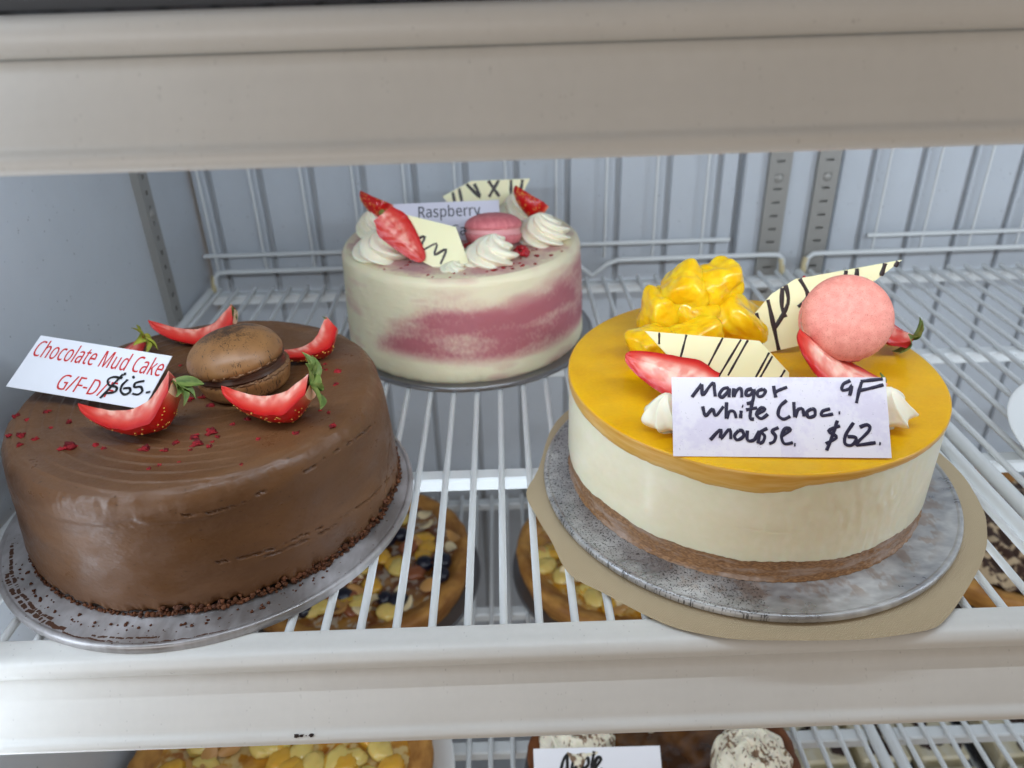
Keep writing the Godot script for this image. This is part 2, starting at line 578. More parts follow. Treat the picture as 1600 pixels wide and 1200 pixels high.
# fluted drop of cream, straight pull of a star nozzle
func star_drop(r: float, h: float, lobes: int, twist: float, seed_: float) -> ArrayMesh:
	var f := func(u: float, t: float) -> Vector3:
		var k := sin(minf(t * 2.4, 1.0) * PI / 2.0) * pow(maxf(1.0 - t, 0.0), 0.62) * 1.28 if t > 0.0 else 0.55
		k = minf(k, 1.0)
		var a := u * TAU + twist * t
		var ridge := 1.0 - 0.30 * pow(absf(sin(lobes * u * PI)), 0.7) * (1.0 - 0.5 * t) + 0.04 * ns(u * 200.0, t * 150.0, seed_)
		if t <= 0.0:
			return Vector3(r * 0.6 * cos(a), 0, r * 0.6 * sin(a))
		return Vector3(r * k * ridge * cos(a), h * t, r * k * ridge * sin(a))
	return Geo.new().grid(lobes * 14, 30, f, true).mesh()

# wedge of strawberry: skin below, cut faces above. Lies along x from its tip (-) to its calyx (+)
func berry_wedge(len_: float, r: float, spread: float, bend: float, seed_: float, hollow := 0.35, pale := 0.0) -> Array:
	var rad := func(t: float) -> float:
		return r * (0.05 + 0.95 * pow(t, 0.50)) * (1.0 - 0.42 * smoothstep(0.72, 1.02, t))
	var spine := func(t: float) -> Vector3:
		return Vector3((t - 0.5) * len_, bend * pow(absf(t - 0.48) * 2.0, 2.0), 0)
	var skin_pt := func(t: float, s: float) -> Vector3:
		var a := s * spread
		var q: float = rad.call(t) * (1.0 + 0.05 * ns(t * 160.0, a * 50.0, seed_ * 91.0))
		return spine.call(t) + Vector3(0, -q * cos(a), q * sin(a))
	var skin := Geo.new().grid(44, 26, func(u: float, v: float): return skin_pt.call(u, v * 2.0 - 1.0), false, func(u: float, v: float, _p: Vector3):
		var m := clampf(ns(u * 130.0, v * 130.0, seed_ * 7.0) * 0.5 + 0.5, 0.0, 1.0)
		var c := Color(0.66, 0.04, 0.05).lerp(Color(0.80, 0.09, 0.07), m)
		if u > 0.88:
			c = c.lerp(Color(0.93, 0.70, 0.52), (u - 0.88) * 6.0)
		return lin(c), 0)
	var cut := Geo.new()
	for s in [-1.0, 1.0]:
		cut.grid(44, 16, func(u: float, v: float):
			var edge: Vector3 = skin_pt.call(u, s)
			var mid: Vector3 = spine.call(u) + Vector3(0, -rad.call(u) * hollow * sin(u * PI), 0)
			return edge.lerp(mid, v) + Vector3(0, 0.0006 * ns(u * 300.0, v * 120.0, seed_ * 13.0 + s), 0), false, func(u: float, v: float, _p: Vector3):
			var streak := clampf(0.5 + 1.3 * ns(u * 380.0, v * 60.0, seed_ * 5.0), 0.0, 1.0)
			var rim := smoothstep(0.0, 0.30, v)
			var c := Color(0.70, 0.06, 0.06).lerp(Color(0.80, 0.19, 0.15), rim)
			c = c.lerp(Color(0.96, 0.76, 0.68), clampf(smoothstep(0.30, 0.85, v) * (0.12 + 0.62 * streak) + pale * smoothstep(0.15, 0.6, v), 0.0, 1.0) * smoothstep(0.02, 0.3, u))
			return lin(c), 1)
	cut.grid(16, 3, func(u: float, v: float): return (skin_pt.call(1.0, u * 2.0 - 1.0) as Vector3).lerp(spine.call(1.0) + Vector3(0.001, -rad.call(1.0) * 0.3, 0), v), false, func(_u: float, _v: float, _p: Vector3): return lin(Color(0.93, 0.74, 0.60)), 0)
	var seeds := Geo.new()
	for k in 60:
		var t := rng.randf_range(0.06, 0.9)
		var s := rng.randf_range(-0.96, 0.96)
		var p: Vector3 = skin_pt.call(t, s)
		lump(seeds, p, Vector3(0.0008, 0.00045, 0.00045), k, 0.1, 6, 4)
	return [skin.mesh(), cut.mesh(), seeds.mesh(), spine.call(1.0)]

func calyx(count: int, size: float, seed_: float, yellow := 0.0, arc := Vector2(0.0, TAU)) -> ArrayMesh:
	var g := Geo.new()
	for k in count:
		var a := arc.x + arc.y * (k + 0.35 * ns(k * 70.0, seed_ * 10.0)) / count
		var sweep := 0.25 if arc.y > 6.0 else 0.75
		var l := size * (0.75 + 0.45 * absf(ns(k * 50.0, seed_ * 90.0, 8.0)) * 2.0)
		var b := Basis(Vector3.RIGHT, a)
		var droop := -0.5 + 1.6 * ns(k * 90.0, seed_ * 33.0, 77.0)
		g.grid(10, 6, func(u: float, v: float):
			var w := 0.23 * l * sin(pow(u, 0.7) * PI) + 0.0004
			var y := u * l
			var p := Vector3(sweep * l * u + droop * l * u * u * 0.6, y, (v - 0.5) * 2.0 * w)
			p.x += absf(v - 0.5) * 0.35 * l * sin(u * PI)
			return b * p, false, func(u: float, v: float, _p: Vector3):
			var m := clampf(0.5 + ns(u * 120.0, v * 120.0, seed_ * 9.0 + k), 0.0, 1.0)
			var c := Color(0.30, 0.40, 0.16).lerp(Color(0.58, 0.63, 0.34), m * 0.9)
			return lin(c.lerp(Color(0.74, 0.74, 0.25), yellow * (0.4 + 0.6 * m))))
	return g.mesh()

# axis: where the calyx end points; up: where the cut faces look
func place(at: Vector3, axis: Vector3, up: Vector3) -> Transform3D:
	var x := axis.normalized()
	var y := (up - x * up.dot(x)).normalized()
	return Transform3D(Basis(x, y, x.cross(y)), at)

func strawberry(label: String, xf: Transform3D, len_: float, r: float, spread: float, bend: float, seed_: float, group: String, leaves := 5, leaf := 0.012, hollow := 0.35, yellow := 0.0, pale := 0.05, arc := Vector2(0.0, TAU)) -> Node3D:
	var t := thing("strawberry_wedge", label, "strawberry", Vector3.ZERO, group)
	t.transform = xf
	var b := berry_wedge(len_, r, spread, bend, seed_, hollow, pale)
	part(t, "skin", b[0], M.berry)
	part(t, "cut_face", b[1], M.berry_cut)
	var sd := part(t, "seeds", b[2], M.seed)
	sd.set_meta("kind", "stuff")
	if leaves:
		part(t, "calyx", calyx(leaves, leaf, seed_, yellow, arc), M.leaf, Transform3D(Basis(Vector3.BACK, 0.15), b[3] + Vector3(-0.0015, -r * 0.25, 0)))
	return t

func shell_mesh(r: float, h: float, seed_: float, bump: float, flat := false) -> ArrayMesh:
	var p := even(curve([Vector2(0, h), Vector2(r * 0.35, h * 0.965), Vector2(r * 0.68, h * 0.80), Vector2(r * 0.90, h * 0.52), Vector2(r * 0.985, h * 0.26), Vector2(r, h * 0.12), Vector2(r * 0.975, 0.0)] if not flat else [Vector2(0, h), Vector2(r * 0.5, h * 0.995), Vector2(r * 0.80, h * 0.95), Vector2(r * 0.92, h * 0.78), Vector2(r * 0.97, h * 0.5), Vector2(r, h * 0.2), Vector2(r * 0.975, 0.0)], 8), 40)
	p.append(Vector2(0, 0))
	var f := func(u: float, t: float) -> Vector3:
		var q := along(p, t)
		var d := Vector3(q.x * cos(u * TAU), q.y, q.x * sin(u * TAU))
		return d * (1.0 + bump * ns(d.x * 5000.0, d.y * 5000.0, d.z * 5000.0 + seed_ * 50.0) + 0.012 * ns(d.x * 900.0, d.y * 900.0, d.z * 900.0 + seed_))
	var g := Geo.new().grid(120, p.size() - 1, f, true)
	for i in g.v.size():
		g.uv[i] = Vector2(0.5 + g.v[i].x / (2.2 * r), 0.5 + g.v[i].z / (2.2 * r))
	return g.mesh()

func foot_mesh(r: float, h: float, seed_: float) -> ArrayMesh:
	var f := func(u: float, t: float) -> Vector3:
		var a := t * TAU
		var ru := 1.0 + 0.035 * ns(cos(u * TAU) * 420.0, sin(u * TAU) * 420.0, sin(a) * 40.0 + seed_ * 20.0) * 2.0
		var q := Vector2(r * 0.93 * ru + cos(a) * h * 0.55, sin(a) * h * 0.5)
		return Vector3(q.x * cos(u * TAU), q.y, q.x * sin(u * TAU))
	return Geo.new().grid(200, 10, f, true).mesh()

func macaron(label: String, xf: Transform3D, r: float, shell: Material, foot: Material, fill: Material, seed_: float, slip := Vector3.ZERO, tall := 1.0) -> Node3D:
	var t := thing("macaron", label, "macaron")
	t.transform = xf
	# lower shell upside down, then filling, then top shell
	var hh := r * 0.44 * tall
	var flip := Transform3D(Basis(Vector3.RIGHT, PI), Vector3(0, hh, 0))
	var lo := part(t, "bottom_shell", shell_mesh(r, hh, seed_, 0.0015, true), shell, flip)
	part(lo, "foot", foot_mesh(r, r * 0.12, seed_), foot, Transform3D(Basis(), Vector3(0, 0.0002, 0)))
	part(t, "filling", lathe(curve([Vector2(0, 0), Vector2(r * 0.9, 0.0), Vector2(r * 0.955, r * 0.10), Vector2(r * 0.945, r * 0.20), Vector2(r * 0.9, r * 0.25), Vector2(0, r * 0.25)], 3), 72), fill, Transform3D(Basis(), Vector3(0, hh, 0) + slip * 0.5))
	var up := part(t, "top_shell", shell_mesh(r * 1.02, r * 0.62 * tall, seed_ + 3.0, 0.0015), shell, Transform3D(Basis(Vector3(0, 0, 1), 0.05), Vector3(0, hh + r * 0.245, 0) + slip))
	part(up, "foot", foot_mesh(r, r * 0.12, seed_ + 5.0), foot, Transform3D(Basis(), Vector3(0, 0.0002, 0)))
	return t

# flat plaque of white chocolate with dark stripes: outline in its own plane, x right and y up
func shard(label: String, xf: Transform3D, poly: Array, stripes: Array, group: String, wide := 0.0011) -> Node3D:
	var t := thing("white_chocolate_shard", label, "chocolate", Vector3.ZERO, group)
	t.transform = xf
	part(t, "plaque", Geo.new().prism(PackedVector2Array(poly), -0.0013, 0.0013).mesh(), M.white_choc)
	var g := Geo.new()
	for s in stripes:
		var pts := []
		for q in s:
			pts.append(Vector3(q.x, q.y, 0.0013))
		g.tube(v3(curve(pts, 4)), func(k: float): return wide * (0.95 + 0.18 * sin(k * 9.0 + s[0].x * 900.0)), 8, null, null, Vector3(1, 1, 0.3))
	part(t, "chocolate_stripes", g.mesh(), M.choc_line)
	return t

func card(called: String, label: String, o: Vector3, rot: Vector3, w: float, h: float, m: Material) -> Node3D:
	var t := thing(called, label, "price card", o)
	t.basis = Basis.from_euler(rot * PI / 180.0)
	var back := Geo.new().box(Vector3(0, h / 2.0, -0.0001), Vector3(w, h, 0.0006), 0.0001)
	part(t, "sheet", back.mesh(), m)
	return t

func lettering(t: Node3D, called: String, words: String, x0: float, x1: float, y0: float, y1: float, m: Material, capital: String, z := 0.0004, slant := 0.0) -> void:
	var font := SystemFont.new()
	font.font_names = PackedStringArray(["Droid Sans"])
	var tm := TextMesh.new()
	tm.font = font
	tm.text = words
	tm.font_size = 64
	tm.width = 6000.0
	tm.pixel_size = 0.01
	tm.depth = 0.02
	tm.horizontal_alignment = HORIZONTAL_ALIGNMENT_LEFT
	tm.vertical_alignment = VERTICAL_ALIGNMENT_BOTTOM
	var cap := TextMesh.new()
	cap.font = font
	cap.text = capital
	cap.font_size = 64
	cap.width = 6000.0
	cap.pixel_size = 0.01
	cap.depth = 0.02
	cap.horizontal_alignment = HORIZONTAL_ALIGNMENT_LEFT
	cap.vertical_alignment = VERTICAL_ALIGNMENT_BOTTOM
	var bb := tm.get_aabb()
	var cb := cap.get_aabb()
	var sx := (x1 - x0) / bb.size.x
	var sy := (y1 - y0) / cb.size.y
	part(t, called, tm, m, Transform3D(Basis(Vector3(sx, 0, 0), Vector3(slant, sy, 0), Vector3(0, 0, 0.005)), Vector3(x0 - bb.position.x * sx, y0 - cb.position.y * sy, z)))

# marker strokes, given in the plane of the card
func marker(t: Node3D, strokes: Array, r: float, m: Material, map: Callable, called := "handwriting", z := 0.0006) -> void:
	var g := Geo.new()
	for s in strokes:
		var pts := []
		for k in range(0, s.size(), 2):
			var q: Vector2 = map.call(Vector2(s[k], s[k + 1]))
			pts.append(Vector3(q.x, q.y, z))
		if pts.size() == 2 and pts[0].distance_to(pts[1]) < r * 0.5:
			pts[1] += Vector3(r * 0.6, 0, 0)
		var fine := even(curve(pts, 5), maxi(pts.size() * 5, 6))
		var sd := rng.randf() * 100.0
		g.tube(v3(fine), func(k: float): return r * (1.0 + 0.30 * ns(k * 120.0, sd)), 8, null, null, Vector3(1, 1, 0.18))
	part(t, called, g.mesh(), m)

func crumb_field(label: String, group: String, spots: Array, y: float, size: float, cols: Array) -> void:
	var kinds := []
	for k in 5:
		var g := Geo.new()
		var sz := size
		for e in 4:
			var col: Color = lin(cols[(k + e) % cols.size()])
			lump(g, Vector3(rng.randf_range(-0.5, 0.5) * sz, sz * 0.35, rng.randf_range(-0.5, 0.5) * sz), Vector3(sz, sz * 0.6, sz * 0.8) * rng.randf_range(0.45, 0.85), k * 7 + e, 1.1, 9, 6, Basis(), func(_u, _v, _p): return col)
		kinds.append(g.mesh())
	for i in spots.size():
		var q: Vector3 = spots[i]
		var sc: float = q.z
		solo("raspberry_crumb", kinds[i % 5], M.crumb, label, "crumb", Transform3D(Basis(Vector3.UP, rng.randf() * TAU).scaled(Vector3.ONE * sc), Vector3(q.x, y, q.y)), group)

# ------------------------------------------------------------------ chocolate cake
func chocolate_cake() -> void:
	var cx := -0.2163
	var cz := -0.4749
	# silver board
	var bx := -0.2178
	var bz := -0.464
	var R := 0.1438
	var arcs := [[0.1345, 118.0, 160.0, 0.0010], [0.1375, 112.0, 146.0, 0.0012], [0.1335, 176.0, 196.0, 0.0013], [0.1370, 176.0, 190.0, 0.0011], [0.1395, 96.0, 112.0, 0.0005], [0.1365, 86.0, 104.0, 0.0006], [0.1400, 70.0, 90.0, 0.0005]]
	var smear := func(u: float, v: float) -> float:
		var x := (u - 0.5) * 2.0 * R
		var z := (v - 0.5) * 2.0 * R
		var r := sqrt(x * x + z * z)
		var a := fposmod(rad_to_deg(atan2(z, x)), 360.0)
		var k := 0.0
		for s in arcs:
			if a > s[1] and a < s[2]:
				var ed := absf(r - s[0] - 0.0012 * ns(a * 12.0, s[0] * 9000.0))
				var gate := ns(a * 30.0, s[0] * 20000.0, 6.0)
				if ed < s[3] * (1.0 + 0.6 * gate) and gate > -0.22:
					k = 1.0
		if ns(x * 14000.0, z * 14000.0, 2.0) > 0.60 and r > 0.128 and r < 0.142:
			k = 1.0
		return k
	var frost := func(u: float, v: float) -> float:
		var x := (u - 0.5) * 2.0 * R
		var z := (v - 0.5) * 2.0 * R
		return clampf(0.45 + 0.8 * ns(x * 700.0, z * 700.0, 12.0) + 0.3 * ns(x * 9000.0, z * 4000.0, 1.0), 0.0, 1.0)
	var ba := tex(1024, 1024, func(u: float, v: float):
		var c := Color(0.60, 0.585, 0.58).lerp(Color(0.78, 0.77, 0.78), frost.call(u, v))
		return Color(0.30, 0.17, 0.09) if smear.call(u, v) > 0.5 else c)
	var bm := tex(1024, 1024, func(u: float, v: float):
		var fr: float = frost.call(u, v)
		var s: float = smear.call(u, v)
		return Color(0.05, 0.6, 0) if s > 0.5 else Color(0.60 - 0.30 * fr, 0.28 + 0.34 * fr, 0))
	var silver := mat(Color.WHITE, 1.0, 1.0, {"albedo_texture": ba, "metallic_texture": bm, "metallic_texture_channel": BaseMaterial3D.TEXTURE_CHANNEL_RED, "roughness_texture": bm, "roughness_texture_channel": BaseMaterial3D.TEXTURE_CHANNEL_GREEN})
	solo("cake_board", board_mesh(R, 0.006), silver, "round silver cake board smeared with chocolate, under the chocolate cake", "cake board", Transform3D(Basis(), Vector3(bx, 0.0002, bz)))
	# cake
	var t := thing("chocolate_mud_cake", "round brown chocolate mud cake with ridged frosting on silver board", "cake", Vector3(cx, 0.0062, cz))
	var H := 0.0848
	var prof := even(curve([Vector2(0.0, H - 0.0005), Vector2(0.06, H - 0.0003), Vector2(0.104, H), Vector2(0.115, H - 0.0006), Vector2(0.1200, H - 0.003), Vector2(0.1235, H - 0.008), Vector2(0.1252, H - 0.017), Vector2(0.1268, 0.048), Vector2(0.1290, 0.022), Vector2(0.1300, 0.008), Vector2(0.1296, 0.003), Vector2(0.1270, 0.0012)], 8), 260)
	var cracks := [[[72, 0.033], [63, 0.0318], [56.5, 0.0305], [50, 0.0312], [45.3, 0.0295], [39, 0.029], [34.8, 0.0263], [29, 0.0252], [23.1, 0.0223], [15, 0.0205], [9.3, 0.0172], [2, 0.014]], [[44, 0.0724], [39, 0.0722], [35.6, 0.0734], [31, 0.0722], [26.7, 0.0718], [22, 0.070], [17.2, 0.0687], [10, 0.066]], [[77, 0.0705], [68, 0.068], [61, 0.069], [55, 0.0712]], [[60, 0.0275], [52, 0.0272], [46, 0.0255], [38, 0.0245]], [[14, 0.012], [6, 0.030], [-3, 0.038]]]
	var dist := func(a: float, y: float, line: Array) -> float:
		var best := 1.0
		for k in line.size() - 1:
			var p0 := Vector2(line[k][0] * 0.00225, line[k][1])
			var p1 := Vector2(line[k + 1][0] * 0.00225, line[k + 1][1])
			best = minf(best, Vector2(a * 0.00225, y).distance_to(Geometry2D.get_closest_point_to_segment(Vector2(a * 0.00225, y), p0, p1)))
		return best
	var shape := func(u: float, v: float) -> Vector3:
		var q := along(prof, v)
		var a := u * TAU
		var deg := u * 360.0
		if deg > 270.0:
			deg -= 360.0
		var ca := cos(a)
		var sa := sin(a)
		var r := q.x
		var y := q.y
		if r < 0.119 and y > H - 0.004:
			# palette-knife ridges, rings about a point towards the back right, strongest on the left
			var px := r * ca
			var pz := r * sa
			var d := Vector2(px - 0.012, pz + 0.012).length() + 0.0022 * ns(px * 700.0, pz * 700.0, 1.0)
			var s := fposmod(d / 0.0088, 1.0)
			var tooth := (s * s - 0.33) if s < 0.9 else lerpf(0.48, -0.33, (s - 0.9) / 0.1)
			var amp := 0.00115 * smoothstep(0.085, -0.09, px - pz * 0.35) * smoothstep(0.01, 0.05, r)
			y += tooth * amp
			y += 0.0007 * ns(px * 500.0, pz * 500.0, 7.0) + 0.00025 * ns(px * 1400.0 + pz * 600.0, pz * 5200.0, 3.0)
			y += 0.0008 * smoothstep(0.10, 0.117, r) * ns(a * 90.0, r * 1500.0, 60.0)
		else:
			var side := smoothstep(H - 0.002, H - 0.02, y)
			# long soft strokes round the side and small pits
			r += 0.0013 * ns(ca * 60.0, y * 700.0, sa * 60.0) + 0.0003 * ns(ca * 300.0, y * 2600.0, sa * 300.0)
			r += (1.0 - side) * (0.0016 * ns(ca * 190.0, y * 900.0, sa * 190.0 + 30.0) + 0.0011 * maxf(0.0, ns(ca * 420.0, y * 1500.0, sa * 420.0)))
			# fold of frosting pulled over the edge
			var fold := absf(y - (0.0655 + 0.0035 * ns(ca * 120.0, 4.0, sa * 120.0)))
			if deg > 55.0 and deg < 140.0:
				r += 0.0010 * smoothstep(0.0, 0.004, y - 0.0655 - 0.0045 * ns(ca * 130.0, 4.0, sa * 130.0)) * smoothstep(55.0, 75.0, deg) * smoothstep(140.0, 120.0, deg)
			if deg > -8.0 and deg < 82.0:
				for line in cracks:
					var dd: float = dist.call(deg, y + 0.0011 * ns(deg * 30.0, y * 2500.0), line)
					r -= 0.0026 * smoothstep(0.00095, 0.0, dd) * smoothstep(-0.22, 0.12, ns(deg * 9.0, line[0][1] * 9000.0, 3.0))
			if y < 0.016:
				# broken foot, deeper round the front right
				var tear := 0.5 + 0.5 * smoothstep(120.0, 70.0, deg) * smoothstep(-40.0, 0.0, deg)
				r -= tear * 0.0035 * smoothstep(0.012, 0.001, y) * clampf(0.25 + 2.2 * ns(ca * 520.0, y * 1400.0, sa * 520.0), 0.0, 1.0)
		return Vector3(r * ca, y, r * sa)
	var g := Geo.new().grid(1000, 260, shape, true)
	var ct := tex(1024, 512, func(u: float, v: float):
		var ca := cos(u * TAU)
		var sa := sin(u * TAU)
		var k := 0.5 + 0.55 * ns(ca * 70.0, v * 260.0, sa * 70.0) + 0.12 * ns(ca * 500.0, v * 1500.0, sa * 500.0)
		var c := Color(0.365, 0.245, 0.150).lerp(Color(0.450, 0.310, 0.195), clampf(k, 0.0, 1.0))
		if v > 0.51:
			c = c.lerp(Color(0.53, 0.375, 0.235), clampf(0.8 * ns(ca * 40.0, v * 260.0 + 90.0, sa * 40.0), 0.0, 0.55))
		if ns(ca * 1800.0, v * 4000.0, sa * 1800.0) > 0.60:
			c = c.darkened(0.28)
		return c)
	var cb := tex(1024, 512, func(u: float, v: float):
		var ca := cos(u * TAU)
		var sa := sin(u * TAU)
		var k := 0.5 + 0.30 * ns(ca * 420.0, v * 2600.0, sa * 420.0) + 0.30 * ns(ca * 2600.0, v * 4200.0, sa * 2600.0)
		var r := 0.46 + 0.30 * ns(ca * 130.0, v * 330.0, sa * 130.0 + 70.0) + 0.12 * ns(ca * 1500.0, v * 3000.0, sa * 1500.0)
		return Color(k, r, 0))
	var fm := mat(Color.WHITE, 1.0, 0.0, {"albedo_texture": ct, "roughness_texture": cb, "roughness_texture_channel": BaseMaterial3D.TEXTURE_CHANNEL_GREEN, "heightmap_enabled": true, "heightmap_texture": cb, "heightmap_scale": 0.022, "metallic_specular": 0.48})
	part(t, "frosting", g.mesh(), fm)
	# crumbs round the foot
	var cr := Geo.new()
	for k in 760:
		var deg := rng.randf_range(-25.0, 150.0) if k < 600 else rng.randf_range(0.0, 360.0)
		var tight := 1.0 if deg < 95.0 else 0.6
		var a := deg_to_rad(deg)
		var rr := 0.1292 + absf(rng.randfn(0.0, 0.0011)) * tight
		var sz := rng.randf_range(0.0006, 0.0019) * tight
		var yy := absf(rng.randfn(0.0, 0.0025)) * (1.0 if deg < 90.0 else 0.45)
		var col := lin(Color(0.30, 0.17, 0.10).lerp(Color(0.48, 0.29, 0.17), rng.randf()))
		lump(cr, Vector3(rr * cos(a), yy + sz * 0.4, rr * sin(a)), Vector3(sz, sz * 0.8, sz), k, 0.6, 6, 4, Basis(), func(_u, _v, _p): return col)
	for k in 70:
		var a := deg_to_rad(rng.randf_range(40.0, 150.0))
		var rr := rng.randf_range(0.131, 0.139)
		var sz := rng.randf_range(0.0004, 0.0012)
		var col := lin(Color(0.34, 0.19, 0.11))
		lump(cr, Vector3(rr * cos(a), sz * 0.5, rr * sin(a) + 0.004), Vector3(sz, sz * 0.7, sz), k, 0.6, 6, 4, Basis(), func(_u, _v, _p): return col)
	var ce := part(t, "crumb_edge", cr.mesh(), M.crumb)
	ce.set_meta("kind", "stuff")
	var top := 0.0905
	# macaron
	var sp := tex(512, 512, func(u: float, v: float):
		var d := Vector2(u - 0.5, v - 0.5).length()
		var k := 0.5 + 0.4 * ns(u * 300.0, v * 300.0, 2.0)
		var c := Color(0.47, 0.325, 0.19).lerp(Color(0.59, 0.42, 0.25), clampf(k, 0.0, 1.0))
		var dust := ns(u * 3600.0, v * 3600.0, 33.0) + 0.55 * ns(u * 500.0, v * 500.0, 18.0)
		if dust > -0.10 + 0.62 * smoothstep(0.12, 0.44, Vector2(u - 0.5, v - 0.40).length()):
			c = c.lerp(Color(0.15, 0.08, 0.05), 0.85)
		return c)
	var mac_shell := mat(Color.WHITE, 0.42, 0.0, {"albedo_texture": sp})
	var mac_foot := mat(Color(0.45, 0.315, 0.195), 0.7)
	var mac_fill := mat(Color(0.25, 0.15, 0.095), 0.4)
	macaron("brown chocolate macaron dusted with cocoa, standing on chocolate cake", Transform3D(Basis(Vector3(-0.6, 0, 1).normalized(), 0.09) * Basis(Vector3.UP, 0.4), Vector3(-0.1820, top + 0.0006, -0.4755)), 0.0315, mac_shell, mac_foot, mac_fill, 1.0, Vector3(-0.0025, 0, 0.001), 1.08)
	# strawberries
	var gr := "strawberry wedges on the chocolate cake"
	strawberry("curved strawberry wedge with raised calyx, leaning on chocolate cake's price card", place(Vector3(-0.2370, top + 0.0225, -0.4210), Vector3(1.0, 0.26, -0.14), Vector3(-0.30, 1, -0.35)), 0.060, 0.0300, 0.80, 0.010, 1.0, gr, 4, 0.017, 0.22, 0.0, 0.25, Vector2(2.2, 2.4))
	strawberry("strawberry wedge with drooping green leaves, before brown macaron", place(Vector3(-0.1545, top + 0.0225, -0.4320), Vector3(1.0, 0.12, 0.05), Vector3(-0.1, 1, -0.38)), 0.058, 0.0285, 0.80, 0.006, 2.0, gr, 5, 0.022, 0.22, 0.0, 0.25, Vector2(-0.6, 3.6))
	strawberry("strawberry wedge on the rim of chocolate cake, behind brown macaron, narrow pale tip", place(Vector3(-0.2430, top + 0.0185, -0.5520), Vector3(1.0, 0.10, -0.12), Vector3(0, 1, 0.0)), 0.064, 0.0265, 0.8, 0.008, 3.0, gr, 4, 0.008)
	strawberry("dark red strawberry wedge half hidden to the right of brown macaron", place(Vector3(-0.1520, top + 0.0185, -0.5150), Vector3(0.75, 0.25, -0.55), Vector3(-0.1, 1, -0.3)), 0.050, 0.0260, 0.85, 0.004, 4.0, gr, 4, 0.007)
	strawberry("strawberry end with yellow-green calyx peeking from behind the chocolate cake's price card", place(Vector3(-0.2900, top + 0.0110, -0.5170), Vector3(1.0, 0.35, -0.5), Vector3(0, 1, 0.3)), 0.046, 0.0135, 0.9, 0.004, 5.0, gr, 7, 0.014, 0.35, 0.9)
	# price card
	var c := card("price_card", "tilted white card with red print and black price on chocolate cake", Vector3(-0.2913, 0.0993, -0.4533), Vector3(-63.7, 1.6, -13.9), 0.0997, 0.0447, M.paper)
	var w := 0.0997
	var h := 0.0447
	lettering(c, "printed_name", "Chocolate Mud Cake", -w / 2 + 0.03 * w, w / 2 - 0.012 * w, h * 0.60, h * 0.905, M.red_print, "C")
	lettering(c, "printed_note", "G/F-D/F", -w / 2 + 0.335 * w, -w / 2 + 0.74 * w, h * 0.09, h * 0.37, M.red_print, "F")
	var map := func(p: Vector2) -> Vector2:
		var dx := p.x - 180.0
		var dy := p.y - 158.0
		return Vector2((-0.5 + (dx * 222.0 + 149.0 * dy) / 146017.0) * w, (1.0 - (598.0 * dy - 89.0 * dx) / 146017.0) * h)
	marker(c, [[548, 345, 510, 340, 484, 352, 488, 374, 520, 382, 512, 402, 470, 408], [552, 328, 520, 358, 480, 396, 446, 428], [572, 350, 545, 375, 538, 398, 552, 412, 576, 404, 578, 386, 550, 388], [645, 356, 606, 364, 600, 382, 626, 380, 632, 398, 612, 412, 588, 408], [648, 404, 668, 400], [561, 322, 560, 332], [596, 336, 600, 346]], 0.00085, M.black_ink, map, "handwritten_price", 0.0008)
	# freeze-dried raspberry
	var spots := []
	for q in [[-0.330, -0.446], [-0.319, -0.441], [-0.321, -0.422], [-0.312, -0.421], [-0.310, -0.450], [-0.288, -0.437], [-0.298, -0.430], [-0.301, -0.415], [-0.307, -0.410], [-0.274, -0.404], [-0.272, -0.402], [-0.258, -0.407], [-0.251, -0.403], [-0.225, -0.400], [-0.212, -0.398], [-0.197, -0.398], [-0.192, -0.420], [-0.186, -0.406], [-0.189, -0.417], [-0.198, -0.412], [-0.207, -0.406], [-0.198, -0.384], [-0.209, -0.382], [-0.214, -0.378], [-0.160, -0.380], [-0.112, -0.420], [-0.123, -0.495], [-0.134, -0.507], [-0.137, -0.501], [-0.121, -0.475], [-0.136, -0.413], [-0.157, -0.407], [-0.178, -0.426], [-0.171, -0.432], [-0.210, -0.463], [-0.200, -0.450], [-0.218, -0.460], [-0.244, -0.513], [-0.238, -0.516], [-0.229, -0.474], [-0.138, -0.516], [-0.225, -0.544], [-0.224, -0.482], [-0.132, -0.498], [-0.205, -0.470], [-0.118, -0.437], [-0.125, -0.440], [-0.186, -0.402], [-0.194, -0.404], [-0.184, -0.412]]:
		spots.append(Vector3(q[0], q[1], rng.randf_range(0.55, 1.25)))
	spots[9].z = 2.0
	spots[13].z = 1.2
	crumb_field("small dark red dried raspberry crumb scattered on the chocolate cake", "raspberry crumbs on the chocolate cake", spots, top - 0.0004, 0.0024, [Color(0.50, 0.03, 0.08), Color(0.62, 0.07, 0.12), Color(0.40, 0.02, 0.06)])

